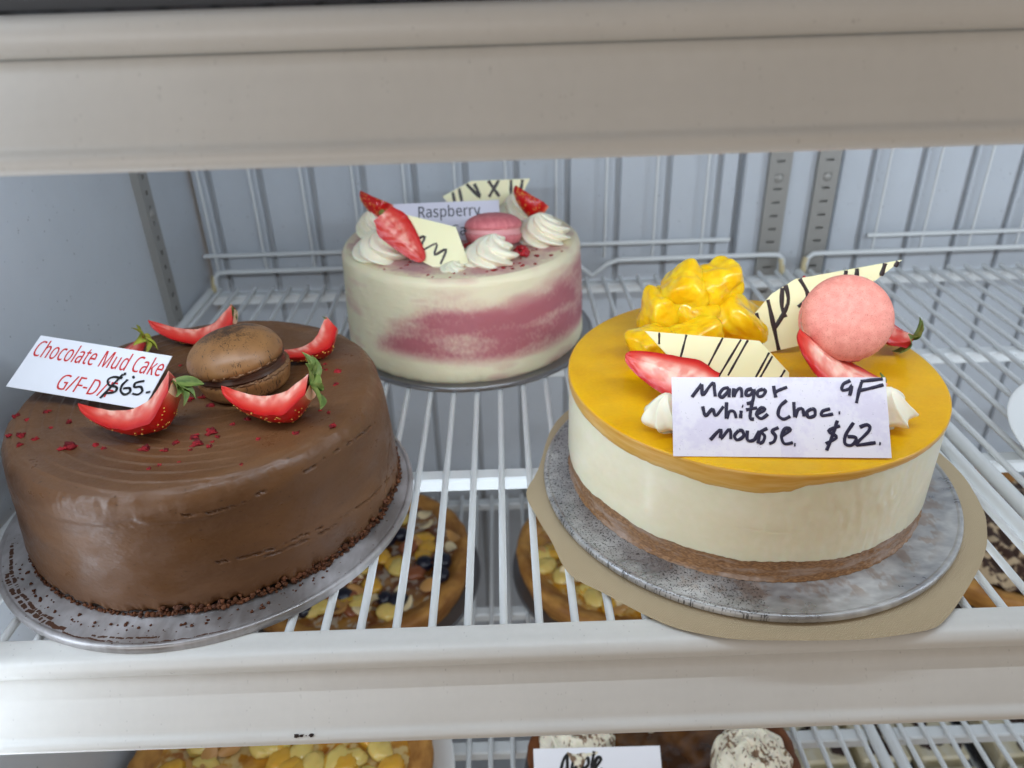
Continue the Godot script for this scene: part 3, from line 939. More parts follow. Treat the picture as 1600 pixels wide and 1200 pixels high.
# ------------------------------------------------------------------ mango cake
func mango_cake() -> void:
	var cx := 0.1705
	var cz := -0.4785
	# tan paper mat with an uneven edge
	var outline := []
	for q in [[0.021, -0.487], [0.011, -0.459], [0.017, -0.433], [0.026, -0.405], [0.033, -0.377], [0.041, -0.366], [0.057, -0.354], [0.081, -0.333], [0.100, -0.322], [0.126, -0.315], [0.155, -0.313], [0.199, -0.312], [0.234, -0.316], [0.250, -0.323], [0.277, -0.348], [0.302, -0.375], [0.318, -0.400], [0.329, -0.427], [0.335, -0.477], [0.318, -0.545], [0.275, -0.600], [0.215, -0.630], [0.150, -0.632], [0.085, -0.606], [0.040, -0.556]]:
		outline.append(Vector2(q[0] - 0.17, q[1] + 0.475))
	outline = curve(outline, 4, true)
	var weave := tex(256, 256, func(u: float, v: float):
		var k := 0.5 + 0.5 * sin(u * TAU * 32.0) * sin(v * TAU * 32.0)
		return Color(k, k, k))
	var kraft := mat(Color(0.74, 0.665, 0.54), 0.75, 0.0, {"heightmap_enabled": true, "heightmap_texture": weave, "heightmap_scale": 0.03, "uv1_triplanar": true, "uv1_scale": Vector3(22, 22, 22)})
	var mg := Geo.new()
	var per := even(outline + [outline[0]], 200)
	mg.grid(200, 9, func(u: float, v: float):
		var q := along(per, u)
		var edge := ns(u * 500.0, 3.0, 5.0) * 0.0016
		if v < 0.62:
			var k: float = v / 0.62
			return Vector3(q.x * k, 0.0022 + (edge + 0.0006) * pow(k, 12.0), q.y * k)
		if v < 0.8:
			return Vector3(q.x * 1.004, 0.0012 + edge + 0.0006, q.y * 1.004)
		return Vector3(q.x * (1.0 - v) / 0.2, 0.0004, q.y * (1.0 - v) / 0.2), true)
	solo("paper_mat", mg.mesh(), kraft, "tan paper mat with wavy edge under the mango cake's silver board", "mat", Transform3D(Basis(), Vector3(0.17, 0.0014, -0.475)))
	# silver board, milky smears on its right, speckled on its left
	var R := 0.1477
	var milky := func(u: float, v: float) -> float:
		var x := u - 0.5
		var z := v - 0.5
		return clampf(0.40 + 0.7 * ns(x * 260.0, z * 260.0, 51.0) + 0.45 * ns(x * 1100.0, z * 2100.0, 5.0), 0.0, 1.0)
	var ba := tex(1024, 1024, func(u: float, v: float):
		var m: float = milky.call(u, v)
		var c := Color(0.64, 0.64, 0.65).lerp(Color(0.83, 0.83, 0.82), m)
		var d := Vector2(u - 0.5, v - 0.5).length()
		if u > 0.25 and v > 0.4:
			c = c.lerp(Color(0.62, 0.52, 0.45), 0.45 * smoothstep(0.0, 0.35, ns(u * 800.0, v * 800.0, 14.0) + 0.30 * ns(u * 4000.0, v * 2000.0, 4.0)) * smoothstep(0.475, 0.44, d))
		if u < 0.42 and ns(u * 9000.0, v * 9000.0, 14.0) > 0.30:
			c = c.darkened(0.55)
		return c)
	var bm := tex(512, 512, func(u: float, v: float):
		var m: float = milky.call(u, v)
		return Color(0.62 - 0.40 * m, 0.26 + 0.36 * m, 0))
	var silver := mat(Color.WHITE, 1.0, 1.0, {"albedo_texture": ba, "metallic_texture": bm, "metallic_texture_channel": BaseMaterial3D.TEXTURE_CHANNEL_RED, "roughness_texture": bm, "roughness_texture_channel": BaseMaterial3D.TEXTURE_CHANNEL_GREEN})
	solo("cake_board", board_mesh(R, 0.005), silver, "round silver cake board under the mango cake, speckled and milky", "cake board", Transform3D(Basis(), Vector3(0.1721, 0.0042, -0.4701)))
	# cake
	var y0 := 0.0094
	var t := thing("mango_mousse_cake", "round white mousse cake with yellow mango glaze on silver board", "cake", Vector3(cx, y0, cz))
	var top := 0.0911 - y0
	var rb := 0.1262
	var edge_of := func(u: float) -> float:
		var a := fposmod(u * 360.0, 360.0)
		var pts := [[0, 0.012], [47, 0.0045], [67, 0.0055], [85, 0.0075], [91, 0.0085], [96, 0.0135], [104, 0.0160], [114, 0.0155], [126, 0.0135], [140, 0.0135], [160, 0.0115], [185, 0.009], [240, 0.010], [300, 0.011], [360, 0.012]]
		for k in pts.size() - 1:
			if a >= pts[k][0] and a <= pts[k + 1][0]:
				var m: float = (a - pts[k][0]) / (pts[k + 1][0] - pts[k][0])
				return lerpf(pts[k][1], pts[k + 1][1], m * m * (3.0 - 2.0 * m)) + 0.0006 * ns(a * 14.0, 8.0)
		return 0.012
	var base_h := func(u: float) -> float:
		var ca := cos(u * TAU)
		var sa := sin(u * TAU)
		return 0.0165 + 0.0028 * ns(ca * 90.0, 2.0, sa * 90.0) + 0.0010 * ns(ca * 700.0, 2.0, sa * 700.0)
	var base_tex := tex(1024, 128, func(u: float, v: float):
		var ca := cos(u * TAU)
		var sa := sin(u * TAU)
		var k := 0.5 + 1.1 * ns(ca * 2200.0, v * 700.0, sa * 2200.0)
		var c := Color(0.50, 0.36, 0.235).lerp(Color(0.70, 0.525, 0.355), clampf(k, 0.0, 1.0))
		var film := clampf(0.05 + 1.5 * ns(ca * 160.0, v * 160.0, sa * 160.0 + 8.0) + 0.25 * v, 0.0, 0.7)
		return c.lerp(Color(0.70, 0.62, 0.58), film))
	var bg := Geo.new().grid(520, 20, func(u: float, v: float):
		var ca := cos(u * TAU)
		var sa := sin(u * TAU)
		var y: float = base_h.call(u) * (1.0 - v)
		var r := rb - 0.0006 + 0.0010 * ns(ca * 1500.0, y * 9000.0, sa * 1500.0) + 0.0014 * smoothstep(0.003, 0.0, y)
		return Vector3(r * ca, y, r * sa), true)
	part(t, "biscuit_base", bg.mesh(), mat(Color.WHITE, 0.42, 0.0, {"albedo_texture": base_tex, "clearcoat_enabled": true, "clearcoat": 0.35, "clearcoat_roughness": 0.25}))
	var mousse_tex := tex(1024, 256, func(u: float, v: float):
		var ca := cos(u * TAU)
		var sa := sin(u * TAU)
		var k := ns(ca * 90.0, v * 120.0, sa * 90.0) * 0.02 + ns(ca * 900.0, v * 500.0, sa * 900.0) * 0.012
		return Color(0.965 + k, 0.93 + k, 0.815 + k * 1.6))
	var mo := Geo.new().grid(420, 70, func(u: float, v: float):
		var ca := cos(u * TAU)
		var sa := sin(u * TAU)
		if v < 0.08:
			var rr: float = (rb + 0.0005) * v / 0.08
			return Vector3(rr * ca, top - 0.0035, rr * sa)
		var y: float = lerpf(top - 0.0035, base_h.call(u), (v - 0.08) / 0.92)
		var r: float = rb + 0.0008 + 0.0003 * ns(ca * 120.0, y * 500.0, sa * 120.0)
		# wrinkles where the collar film was peeled off, front right
		var wr := smoothstep(0.2, 0.62, sin(u * TAU + 0.35)) * smoothstep(0.75, 0.5, u * 4.0 if u < 0.25 else 2.0)
		r += 0.0008 * ns(ca * 1300.0, y * 2300.0, sa * 1300.0 + 9.0) * clampf(1.4 - absf(u * 360.0 - 72.0) / 26.0, 0.0, 1.0)
		r -= 0.0005 * smoothstep(0.0006, 0.0, absf(y - 0.040 - 0.003 * ns(u * 400.0, 1.0))) * clampf(1.0 - absf(u * 360.0 - 100.0) / 14.0, 0.0, 1.0)
		return Vector3(r * ca, y, r * sa), true)
	part(t, "mousse", mo.mesh(), mat(Color.WHITE, 0.34, 0.0, {"albedo_texture": mousse_tex, "clearcoat_enabled": true, "clearcoat": 0.35, "clearcoat_roughness": 0.16, "subsurf_scatter_enabled": true, "subsurf_scatter_strength": 0.3}))
	# glaze: flat top and a band that runs a little way down the side
	var gt := tex(1024, 1024, func(u: float, v: float):
		var ca := cos(u * TAU)
		var sa := sin(u * TAU)
		if v < 0.80:
			var x := ca * v
			var z := sa * v
			var k := 0.5 + 0.5 * ns(x * 260.0, z * 260.0, 4.0) + 0.30 * ns(x * 2300.0, z * 3600.0, 9.0)
			var c := Color(0.86, 0.62, 0.0).lerp(Color(0.93, 0.71, 0.01), clampf(k, 0.0, 1.0))
			var film := clampf(1.1 * ns(x * 150.0 + 40.0, z * 150.0, 77.0) + 0.45 * ns(x * 1200.0, z * 2600.0, 3.0), 0.0, 0.45)
			return c.lerp(Color(0.84, 0.69, 0.33), film * 0.4)
		var k2 := 0.5 + 0.8 * ns(ca * 200.0, v * 900.0, sa * 200.0)
		return Color(0.82, 0.60, 0.22).lerp(Color(0.88, 0.71, 0.42), clampf(k2 + (v - 0.86) * 3.0, 0.0, 1.0)))
	var gl := Geo.new().grid(420, 60, func(u: float, v: float):
		var ca := cos(u * TAU)
		var sa := sin(u * TAU)
		var re := rb + 0.0016
		if v <= 0.75:
			var r: float = (re - 0.002) * v / 0.75
			return Vector3(r * ca, top + 0.00025 * ns(r * ca * 900.0, r * sa * 900.0), r * sa)
		if v <= 0.84:
			var k: float = (v - 0.75) / 0.09 * PI / 2.0
			return Vector3((re - 0.002 + 0.002 * sin(k)) * ca, top - 0.002 + 0.002 * cos(k), (re - 0.002 + 0.002 * sin(k)) * sa)
		var m: float = (v - 0.84) / 0.16
		var r2: float = re - 0.0011 * pow(m, 6.0)
		return Vector3(r2 * ca, lerpf(top - 0.002, top - edge_of.call(u), m), r2 * sa), true)
	part(t, "mango_glaze", gl.mesh(), mat(Color.WHITE, 0.34, 0.0, {"albedo_texture": gt, "subsurf_scatter_enabled": true, "subsurf_scatter_strength": 0.12, "clearcoat_enabled": true, "clearcoat": 0.15, "clearcoat_roughness": 0.15, "metallic_specular": 0.35}))
	var yt := 0.0911
	for q in [[0.0960, -0.4030, 0.0165, 0.026], [0.2300, -0.4010, 0.0200, 0.026], [0.2060, -0.4230, 0.0150, 0.011]]:
		part(t, "cream_rosette", star_drop(q[2], q[3], 7, 0.9, q[0] * 100.0), M.cream, Transform3D(Basis(), Vector3(q[0] - cx, yt - y0 - 0.0005, q[1] - cz)))
	# mango pieces in their glaze
	var pulp := tex(256, 256, func(u: float, v: float):
		var k := clampf(0.5 + 1.0 * ns(u * 300.0, v * 300.0, 5.0), 0.0, 1.0)
		return Color(0.90, 0.68, 0.03).lerp(Color(0.95, 0.78, 0.13), k))
	var pm := mat(Color.WHITE, 0.42, 0.0, {"albedo_texture": pulp, "subsurf_scatter_enabled": true, "subsurf_scatter_strength": 0.3, "clearcoat_enabled": true, "clearcoat": 1.0, "clearcoat_roughness": 0.05, "metallic_specular": 0.2})
	var pieces := [
		["topmost glazed mango cube of the mango pile", Vector3(0.1560, yt + 0.0440, -0.5300), Vector3(0.0175, 0.0135, 0.0150), Vector3(0.2, 0.5, 0.35)],
		["glazed mango cube sloping down to the left of the top cube", Vector3(0.1330, yt + 0.0400, -0.5270), Vector3(0.0170, 0.0140, 0.0155), Vector3(0.3, -0.3, 0.75)],
		["tall glazed mango piece at the left of the mango pile", Vector3(0.1150, yt + 0.0240, -0.5270), Vector3(0.0125, 0.0170, 0.0150), Vector3(0.1, 0.2, -0.15)],
		["glazed mango piece in the middle of the mango pile, under the top cube", Vector3(0.1430, yt + 0.0225, -0.5210), Vector3(0.0165, 0.0140, 0.0155), Vector3(0.2, 0.9, 0.1)],
		["round glazed mango piece at the front of the mango pile, behind striped shard", Vector3(0.1330, yt + 0.0140, -0.4960), Vector3(0.0200, 0.0130, 0.0140), Vector3(0.0, 0.2, 0.35)],
		["sloping glazed mango wedge at the right of the mango pile", Vector3(0.1730, yt + 0.0160, -0.5160), Vector3(0.0220, 0.0140, 0.0160), Vector3(0.2, 0.0, -0.65)],
		["low glazed mango piece under the striped shard's pointed tip", Vector3(0.1050, yt + 0.0120, -0.4930), Vector3(0.0150, 0.0120, 0.0150), Vector3(0.0, 0.4, 0.1)],
		["mango piece at the back of the mango pile, mostly hidden", Vector3(0.1480, yt + 0.0150, -0.5500), Vector3(0.0220, 0.0150, 0.0160), Vector3(0.0, 0.7, 0.1)],
	]
	for k in pieces.size():
		var sz: Vector3 = pieces[k][2]
		var mesh := Geo.new().grid(72, 44, func(u: float, v: float):
			var d := Vector3(sin(v * PI) * cos(u * TAU), cos(v * PI), sin(v * PI) * sin(u * TAU))
			var e := 5.0
			var s := pow(pow(absf(d.x), e) + pow(absf(d.y), e) + pow(absf(d.z), e), -1.0 / e)
			return d * s * sz * (1.04 + 0.24 * ns(d.x * 36.0 + k * 50.0, d.y * 36.0, d.z * 36.0) + 0.030 * ns(d.x * 120.0, d.y * 120.0 + k * 30.0, d.z * 120.0)), true).mesh()
		solo("mango_piece", mesh, pm, pieces[k][0], "fruit", Transform3D(Basis.from_euler(pieces[k][3]), pieces[k][1]), "glazed mango pieces on the mango cake")
	# pink macaron standing on its edge
	var pk := tex(256, 256, func(u: float, v: float):
		var k := clampf(0.5 + 0.9 * ns(u * 500.0, v * 500.0, 2.0), 0.0, 1.0)
		var c := Color(0.87, 0.53, 0.47).lerp(Color(0.92, 0.61, 0.54), k)
		if ns(u * 4500.0, v * 4500.0, 6.0) > 0.42:
			c = c.lerp(Color(0.60, 0.27, 0.20), 0.6)
		return c)
	var ps := mat(Color.WHITE, 0.6, 0.0, {"albedo_texture": pk})
	macaron("salmon pink macaron standing on edge, facing out, on mango cake", place(Vector3(0.2275, yt + 0.0315, -0.4790), Vector3(1, 0.05, 0.1), Vector3(-0.10, 0.60, 0.79)), 0.0285, ps, mat(Color(0.86, 0.53, 0.47), 0.75), mat(Color(0.90, 0.80, 0.74), 0.5), 8.0)
	# white chocolate shards
	var gs := "striped white chocolate shards on the mango cake"
	var xf1 := place(Vector3(0.135, yt + 0.020, -0.4555), Vector3(1, -0.12, 0.12), Vector3(-0.05, 0.9, -0.42))
	shard("white chocolate shard with thin brown stripes, pointed end over the mango pile", xf1, [Vector2(-0.0455, 0.0135), Vector2(0.0300, 0.0165), Vector2(0.0525, -0.002), Vector2(0.0530, -0.006), Vector2(0.000, -0.012), Vector2(-0.0280, -0.001)], [[Vector2(-0.036, 0.0137), Vector2(-0.035, 0.0060)], [Vector2(-0.018, 0.0145), Vector2(-0.0200, -0.004)], [Vector2(0.006, 0.0155), Vector2(-0.003, -0.0105)], [Vector2(0.018, 0.0158), Vector2(0.007, -0.0105)], [Vector2(0.0225, 0.0160), Vector2(0.013, -0.009)], [Vector2(0.040, 0.0075), Vector2(0.034, -0.008)], [Vector2(0.0375, 0.0095), Vector2(0.031, -0.0085)], [Vector2(0.0495, -0.0005), Vector2(0.047, -0.0068)]], gs, 0.00075)
	var xf2 := place(Vector3(0.205, yt + 0.030, -0.5060), Vector3(1, 0.02, 0.28), Vector3(0.0, 0.93, -0.30))
	shard("white chocolate shard with broad brown stripes, leaning behind the pink macaron", xf2, [Vector2(0.0680, 0.0400), Vector2(0.000, 0.0235), Vector2(-0.0150, 0.0120), Vector2(-0.0430, -0.0285), Vector2(-0.0120, -0.0300), Vector2(0.020, -0.020), Vector2(0.0450, 0.0180)], [[Vector2(0.0655, 0.0390), Vector2(0.064, 0.0350)], [Vector2(0.0575, 0.0372), Vector2(0.0560, 0.0285)], [Vector2(0.0400, 0.0330), Vector2(0.0410, 0.0140)], [Vector2(0.0330, 0.0312), Vector2(0.0330, 0.0050)], [Vector2(0.003, 0.0240), Vector2(0.010, 0.012), Vector2(0.004, 0.004)], [Vector2(-0.006, 0.0190), Vector2(-0.003, 0.006), Vector2(-0.010, -0.012)], [Vector2(-0.008, 0.0170), Vector2(-0.007, 0.004), Vector2(-0.004, -0.004)], [Vector2(-0.017, 0.0080), Vector2(-0.012, -0.008), Vector2(-0.006, -0.028)], [Vector2(-0.024, -0.002), Vector2(-0.020, -0.014), Vector2(-0.018, -0.028)], [Vector2(-0.028, -0.007), Vector2(-0.019, -0.027)], [Vector2(-0.034, -0.016), Vector2(-0.029, -0.028)]], gs, 0.0015)
	var gb := "strawberry pieces on the mango cake"
	strawberry("strawberry half showing its streaked cut face beside left cream, on mango cake", place(Vector3(0.1040, yt + 0.0225, -0.4380), Vector3(1.0, -0.20, 0.50), Vector3(0.05, 0.85, 0.62)), 0.060, 0.0215, 1.25, 0.001, 11.0, gb, 0, 0.0, 0.05, 0.0, 0.5)
	strawberry("strawberry wedge with white core before pink macaron on mango cake", place(Vector3(0.2140, yt + 0.0270, -0.4370), Vector3(0.85, -0.50, 0.30), Vector3(0.45, 0.70, 0.55)), 0.066, 0.0260, 0.90, 0.003, 12.0, gb, 4, 0.012, 0.3, 0.0, 0.5)
	strawberry("strawberry wedge with dangling green leaves at the right of pink macaron", place(Vector3(0.2730, yt + 0.0290, -0.4950), Vector3(0.55, -0.50, 0.25), Vector3(0.5, 0.7, 0.4)), 0.044, 0.0200, 0.95, 0.002, 13.0, gb, 6, 0.019)
	strawberry("red strawberry tip just showing behind striped shard and pink macaron", place(Vector3(0.2300, yt + 0.0330, -0.5250), Vector3(0.5, -0.6, -0.1), Vector3(-0.3, 0.8, 0.3)), 0.046, 0.0140, 0.95, 0.002, 14.0, gb, 0, 0.0)
	# price card in purple marker
	var stain := tex(512, 256, func(u: float, v: float):
		var k := clampf(0.02 + ns(u * 160.0, v * 80.0, 7.0) * 0.35 + 0.15 * ns(u * 1400.0, v * 700.0, 2.0), 0.0, 0.16)
		var c := Color(0.90, 0.875, 0.905).lerp(Color(0.62, 0.56, 0.76), k)
		if ns(u * 3000.0, v * 1500.0, 44.0) > 0.62:
			c = c.darkened(0.2)
		return c)
	var sheet := mat(Color.WHITE, 0.35, 0.0, {"albedo_texture": stain, "uv1_triplanar": true, "uv1_scale": Vector3(8, 16, 8)})
	var c := card("price_card", "white card with purple handwritten mango mousse and price on mango cake", Vector3(0.1567, 0.0920, -0.3673), Vector3(-40.3, -5.5, 0.7), 0.1236, 0.0473, sheet)
	var w := 0.1236
	var h := 0.0473
	var map := func(p: Vector2) -> Vector2:
		var v := (p.y - 648.0) / 381.0
		return Vector2(((p.x - 280.0 - 12.0 * v) / 1085.0 - 0.5) * w, (1.0 - v) * h)
	marker(c, [
		[385, 745, 425, 695, 436, 682, 440, 735, 478, 690, 497, 676, 500, 705, 505, 742], [572, 700, 545, 705, 526, 733, 540, 746, 566, 722, 578, 700, 575, 746], [600, 702, 597, 746, 612, 715, 636, 702, 640, 746], [692, 705, 666, 712, 662, 736, 686, 732, 702, 705, 694, 765, 664, 776], [748, 706, 722, 716, 722, 740, 746, 738, 760, 716, 748, 706], [802, 690, 806, 720, 812, 746], [806, 722, 836, 708, 870, 696],
		[1188, 664, 1152, 682, 1146, 710, 1180, 704, 1196, 686, 1182, 736], [1244, 672, 1228, 720, 1214, 772], [1240, 668, 1290, 662, 1350, 656], [1230, 712, 1290, 700, 1352, 684],
		[440, 790, 455, 836, 490, 802, 506, 836, 546, 790], [562, 770, 560, 850, 576, 815, 600, 815, 610, 846], [636, 810, 632, 846], [640, 788, 641, 790], [692, 770, 680, 842, 700, 850], [660, 806, 716, 796], [712, 826, 755, 806, 736, 795, 712, 826, 736, 848, 770, 826],
		[866, 760, 832, 790, 822, 830, 848, 850, 882, 836], [902, 768, 905, 842, 920, 806, 944, 800, 952, 836], [992, 800, 966, 815, 974, 840, 1004, 832, 1006, 806, 992, 800], [1082, 800, 1046, 810, 1040, 832, 1096, 824], [1124, 818, 1126, 819],
		[478, 950, 532, 900, 530, 946, 576, 898, 582, 946], [622, 905, 600, 930, 614, 950, 646, 932, 640, 906, 622, 905], [666, 905, 666, 950, 700, 948, 728, 902, 718, 966], [766, 894, 736, 910, 752, 930, 744, 956, 724, 966], [822, 890, 790, 906, 806, 930, 798, 956, 774, 966], [836, 930, 882, 900, 856, 894, 836, 930, 850, 966, 892, 960], [898, 970, 900, 971],
		[1128, 880, 1072, 904, 1110, 934, 1054, 964], [1116, 855, 1090, 925, 1058, 996], [1196, 865, 1156, 920, 1150, 964, 1184, 970, 1206, 936, 1164, 930], [1226, 886, 1264, 874, 1272, 900, 1204, 964, 1210, 970, 1300, 958], [1318, 962, 1320, 963]
	], 0.00098, M.purple_ink, map)

# ------------------------------------------------------------------ raspberry cake
func raspberry_cake() -> void:
	var cx := -0.0421
	var cz := -0.7452
	var silver := mat(Color(0.60, 0.60, 0.61), 0.32, 0.85)
	solo("cake_board", board_mesh(0.131, 0.005), silver, "round grey cake board under the pink and cream cake", "cake board", Transform3D(Basis(), Vector3(-0.0396, 0.0002, -0.7473)))
	var y0 := 0.0053
	var t := thing("raspberry_mud_cake", "round cake with cream and pink marbled frosting on grey board", "cake", Vector3(cx, y0, cz))
	var H := 0.1066 - y0
	var prof := even(curve([Vector2(0, H), Vector2(0.07, H), Vector2(0.109, H - 0.0003), Vector2(0.1150, H - 0.0018), Vector2(0.1180, H - 0.0060), Vector2(0.1188, H - 0.015), Vector2(0.1203, 0.05), Vector2(0.1215, 0.010), Vector2(0.1212, 0.003), Vector2(0.1195, 0.0)], 8), 160)
	var g := Geo.new().grid(480, 160, func(u: float, v: float):
		var q := along(prof, v)
		var ca := cos(u * TAU)
		var sa := sin(u * TAU)
		var r := q.x
		var y := q.y
		if r > 0.112:
			r += 0.0010 * ns(ca * 60.0, y * 700.0, sa * 60.0) + 0.0003 * ns(ca * 500.0, y * 3500.0, sa * 500.0)
			r -= 0.0020 * smoothstep(0.012, 0.0, y) * maxf(0.0, ns(ca * 260.0, 3.0, sa * 260.0))
		else:
			y += 0.0006 * ns(r * ca * 800.0, r * sa * 800.0, 3.0)
		return Vector3(r * ca, y, r * sa), true)
	var span := 0.0
	for k in range(1, prof.size()):
		span += prof[k].distance_to(prof[k - 1])
	var ft := tex(1024, 512, func(u: float, v: float):
		var q := along(prof, v)
		var ca := cos(u * TAU)
		var sa := sin(u * TAU)
		var cream := Color(0.90, 0.855, 0.725)
		var pink := Color(0.70, 0.405, 0.43)
		var a := fposmod(u * 360.0, 360.0)
		var st := ns(ca * 70.0, q.y * 1600.0, sa * 70.0)
		var fine := ns(ca * 1500.0, q.y * 9000.0, sa * 1500.0)
		if q.x < 0.1125:
			var x := q.x * ca
			var z := q.x * sa
			var m := clampf(0.62 + 0.8 * ns(x * 900.0, z * 1500.0, 8.0) + 0.30 * ns(x * 9000.0, z * 9000.0, 2.0) - 0.5 * smoothstep(0.098, 0.112, q.x), 0.0, 0.85)
			return cream.lerp(Color(0.74, 0.53, 0.545), m)
		# one pink sweep round the front and right, another at the back
		var hi := 0.0
		for s in [[140.0, -40.0], [340.0, 190.0]]:
			var f: float = (s[0] - a) if s[0] < 200.0 and a < 270.0 else (s[0] - a if s[0] > 200.0 else s[0] - a + 360.0)
			if f > 0.0 and f < s[0] - s[1]:
				hi = maxf(hi, smoothstep(0.0, 46.0, f) * smoothstep(0.0, 25.0, s[0] - s[1] - f))
		var upper := lerpf(0.036, 0.086, hi) + 0.010 * st + 0.006 * sin(a * 0.07)
		var lower := 0.0165 + 0.004 * st + 0.006 * smoothstep(60.0, 130.0, a) * smoothstep(200.0, 150.0, a)
		var m2 := smoothstep(0.0, 0.015, q.y - lower + 0.003) * smoothstep(0.0, 0.030, upper + 0.009 - q.y) * (1.0 if hi > 0.0 else 0.0) * smoothstep(0.0, 0.15, hi)
		m2 *= clampf(0.84 + 0.9 * st + 0.28 * fine, 0.2, 1.0)
		m2 = maxf(m2, clampf(ns(ca * 60.0, q.y * 1500.0 + 50.0, sa * 60.0) * 0.9 - 0.18, 0.0, 0.3))
		return cream.lerp(pink, clampf(m2, 0.0, 1.0)))
	var fb := tex(1024, 256, func(u: float, v: float):
		var k := 0.5 + 0.5 * ns(cos(u * TAU) * 260.0, v * 2600.0, sin(u * TAU) * 260.0) + 0.25 * ns(cos(u * TAU) * 2200.0, v * 2600.0, sin(u * TAU) * 2200.0)
		return Color(k, k, k))
	part(t, "frosting", g.mesh(), mat(Color.WHITE, 0.5, 0.0, {"albedo_texture": ft, "heightmap_enabled": true, "heightmap_texture": fb, "heightmap_scale": 0.03, "subsurf_scatter_enabled": true, "subsurf_scatter_strength": 0.15}))
	var yt := 0.1062
	for q in [[-0.1130, -0.6950, 0.0275, 0.030, 2.3, 0.4], [-0.1250, -0.7600, 0.0230, 0.030, 2.2, 2.0], [-0.0130, -0.6720, 0.0260, 0.026, 2.2, 3.0], [0.0390, -0.7260, 0.0270, 0.029, 2.3, 1.2], [0.0180, -0.7900, 0.0240, 0.032, 2.2, 5.0], [-0.0470, -0.6560, 0.0120, 0.008, 1.5, 0.0]]:
		part(t, "cream_rosette", rosette(q[2], q[3], q[4], q[5], 6 + int(q[5]) % 3), M.cream, Transform3D(Basis(), Vector3(q[0] - cx, yt - y0 - 0.0008, q[1] - cz)))
	var gb := "strawberry pieces on the pink and cream cake"
	strawberry("long strawberry half leaning on front cream swirl of the pink cake", place(Vector3(-0.0900, yt + 0.0265, -0.6700), Vector3(-0.62, 0.70, -0.35), Vector3(0.16, 0.45, 0.87)), 0.056, 0.0185, 1.45, 0.0, 21.0, gb, 4, 0.010, 0.05, 0.0, 0.0)
	strawberry("strawberry wedge, skin outward, on the rear left cream swirl of pink cake", place(Vector3(-0.1260, yt + 0.0345, -0.7640), Vector3(0.8, -0.42, 0.1), Vector3(0.25, 0.5, -0.8)), 0.036, 0.0185, 1.1, 0.002, 22.0, gb, 0)
	strawberry("strawberry wedge, skin outward, tucked behind rear right cream swirl of pink cake", place(Vector3(0.0270, yt + 0.0350, -0.7520), Vector3(0.75, -0.55, 0.1), Vector3(0.3, 0.5, -0.8)), 0.038, 0.0185, 1.1, 0.002, 23.0, gb, 0)
	var gs := "striped white chocolate shards on the pink cake"
	shard("pale white chocolate shard with zigzag drizzle before the pink cake's card", place(Vector3(-0.0620, yt + 0.0135, -0.6690), Vector3(1, -0.35, 0.25), Vector3(0.15, 0.85, -0.45)), [Vector2(-0.0400, 0.0200), Vector2(-0.0150, 0.0230), Vector2(0.0100, 0.0260), Vector2(0.0390, -0.0070), Vector2(0.0190, -0.0165), Vector2(-0.0130, -0.0130)], [[Vector2(-0.020, 0.0020), Vector2(-0.013, 0.008), Vector2(-0.0130, -0.006), Vector2(-0.001, 0.006), Vector2(0.0010, -0.004), Vector2(0.009, 0.004), Vector2(0.009, -0.010)], [Vector2(0.0330, -0.003), Vector2(0.0380, -0.0070)]], gs, 0.0011)
	shard("white chocolate shard with dark drizzle standing at the back of pink cake", place(Vector3(-0.0150, yt + 0.0240, -0.8100), Vector3(1, 0.01, 0.0), Vector3(0.0, 0.96, -0.25)), [Vector2(-0.0480, 0.0005), Vector2(-0.0170, 0.0150), Vector2(0.0450, 0.0150), Vector2(0.0330, -0.006), Vector2(0.0200, -0.0240), Vector2(-0.0300, -0.0240)], [[Vector2(-0.037, 0.0045), Vector2(-0.0350, -0.010)], [Vector2(-0.030, 0.008), Vector2(-0.0270, -0.012)], [Vector2(-0.022, 0.012), Vector2(-0.008, -0.002), Vector2(-0.014, 0.012)], [Vector2(0.001, 0.0145), Vector2(0.012, -0.002)], [Vector2(0.012, 0.0145), Vector2(0.001, -0.002)], [Vector2(0.025, 0.0145), Vector2(0.0240, -0.004)], [Vector2(0.037, 0.0142), Vector2(0.035, 0.004)]], gs, 0.0017)
	var pk := tex(256, 256, func(u: float, v: float):
		var k := clampf(0.5 + 0.9 * ns(u * 500.0, v * 500.0, 12.0), 0.0, 1.0)
		return Color(0.78, 0.41, 0.43).lerp(Color(0.85, 0.50, 0.51), k))
	macaron("rose pink macaron with ruffled rim tilted among cream swirls of the pink cake", Transform3D(Basis(Vector3(1, 0, 0.2).normalized(), -0.22), Vector3(-0.0100, yt + 0.0060, -0.7060)), 0.0265, mat(Color.WHITE, 0.6, 0.0, {"albedo_texture": pk}), mat(Color(0.82, 0.50, 0.51), 0.8), mat(Color(0.86, 0.60, 0.60), 0.5), 15.0, Vector3.ZERO, 0.78)
	var c := card("price_card", "lilac white card reading Raspberry, standing behind pink macaron", Vector3(-0.0556, 0.1068, -0.7330), Vector3(-45.0, 3.6, -0.5), 0.1073, 0.0429, mat(Color(0.86, 0.845, 0.89), 0.5))
	lettering(c, "printed_name", "Raspberry", -0.0270, 0.0345, 0.0265, 0.0385, M.dark_print, "R")
	lettering(c, "printed_name", "Mud Cake", -0.0290, 0.0345, 0.0055, 0.0170, M.dark_print, "M")
	marker(c, [[0, 0, 3, 5, 6, 10], [8, 4, 12, 8, 15, 4, 18, 8, 22, 5, 25, 8], [2, -6, 8, -2, 14, -6]], 0.0008, M.black_ink, func(p: Vector2): return Vector2(0.030 + p.x * 0.0007, 0.0225 + p.y * 0.0006))
	# raspberry crumbs
	var spots := []
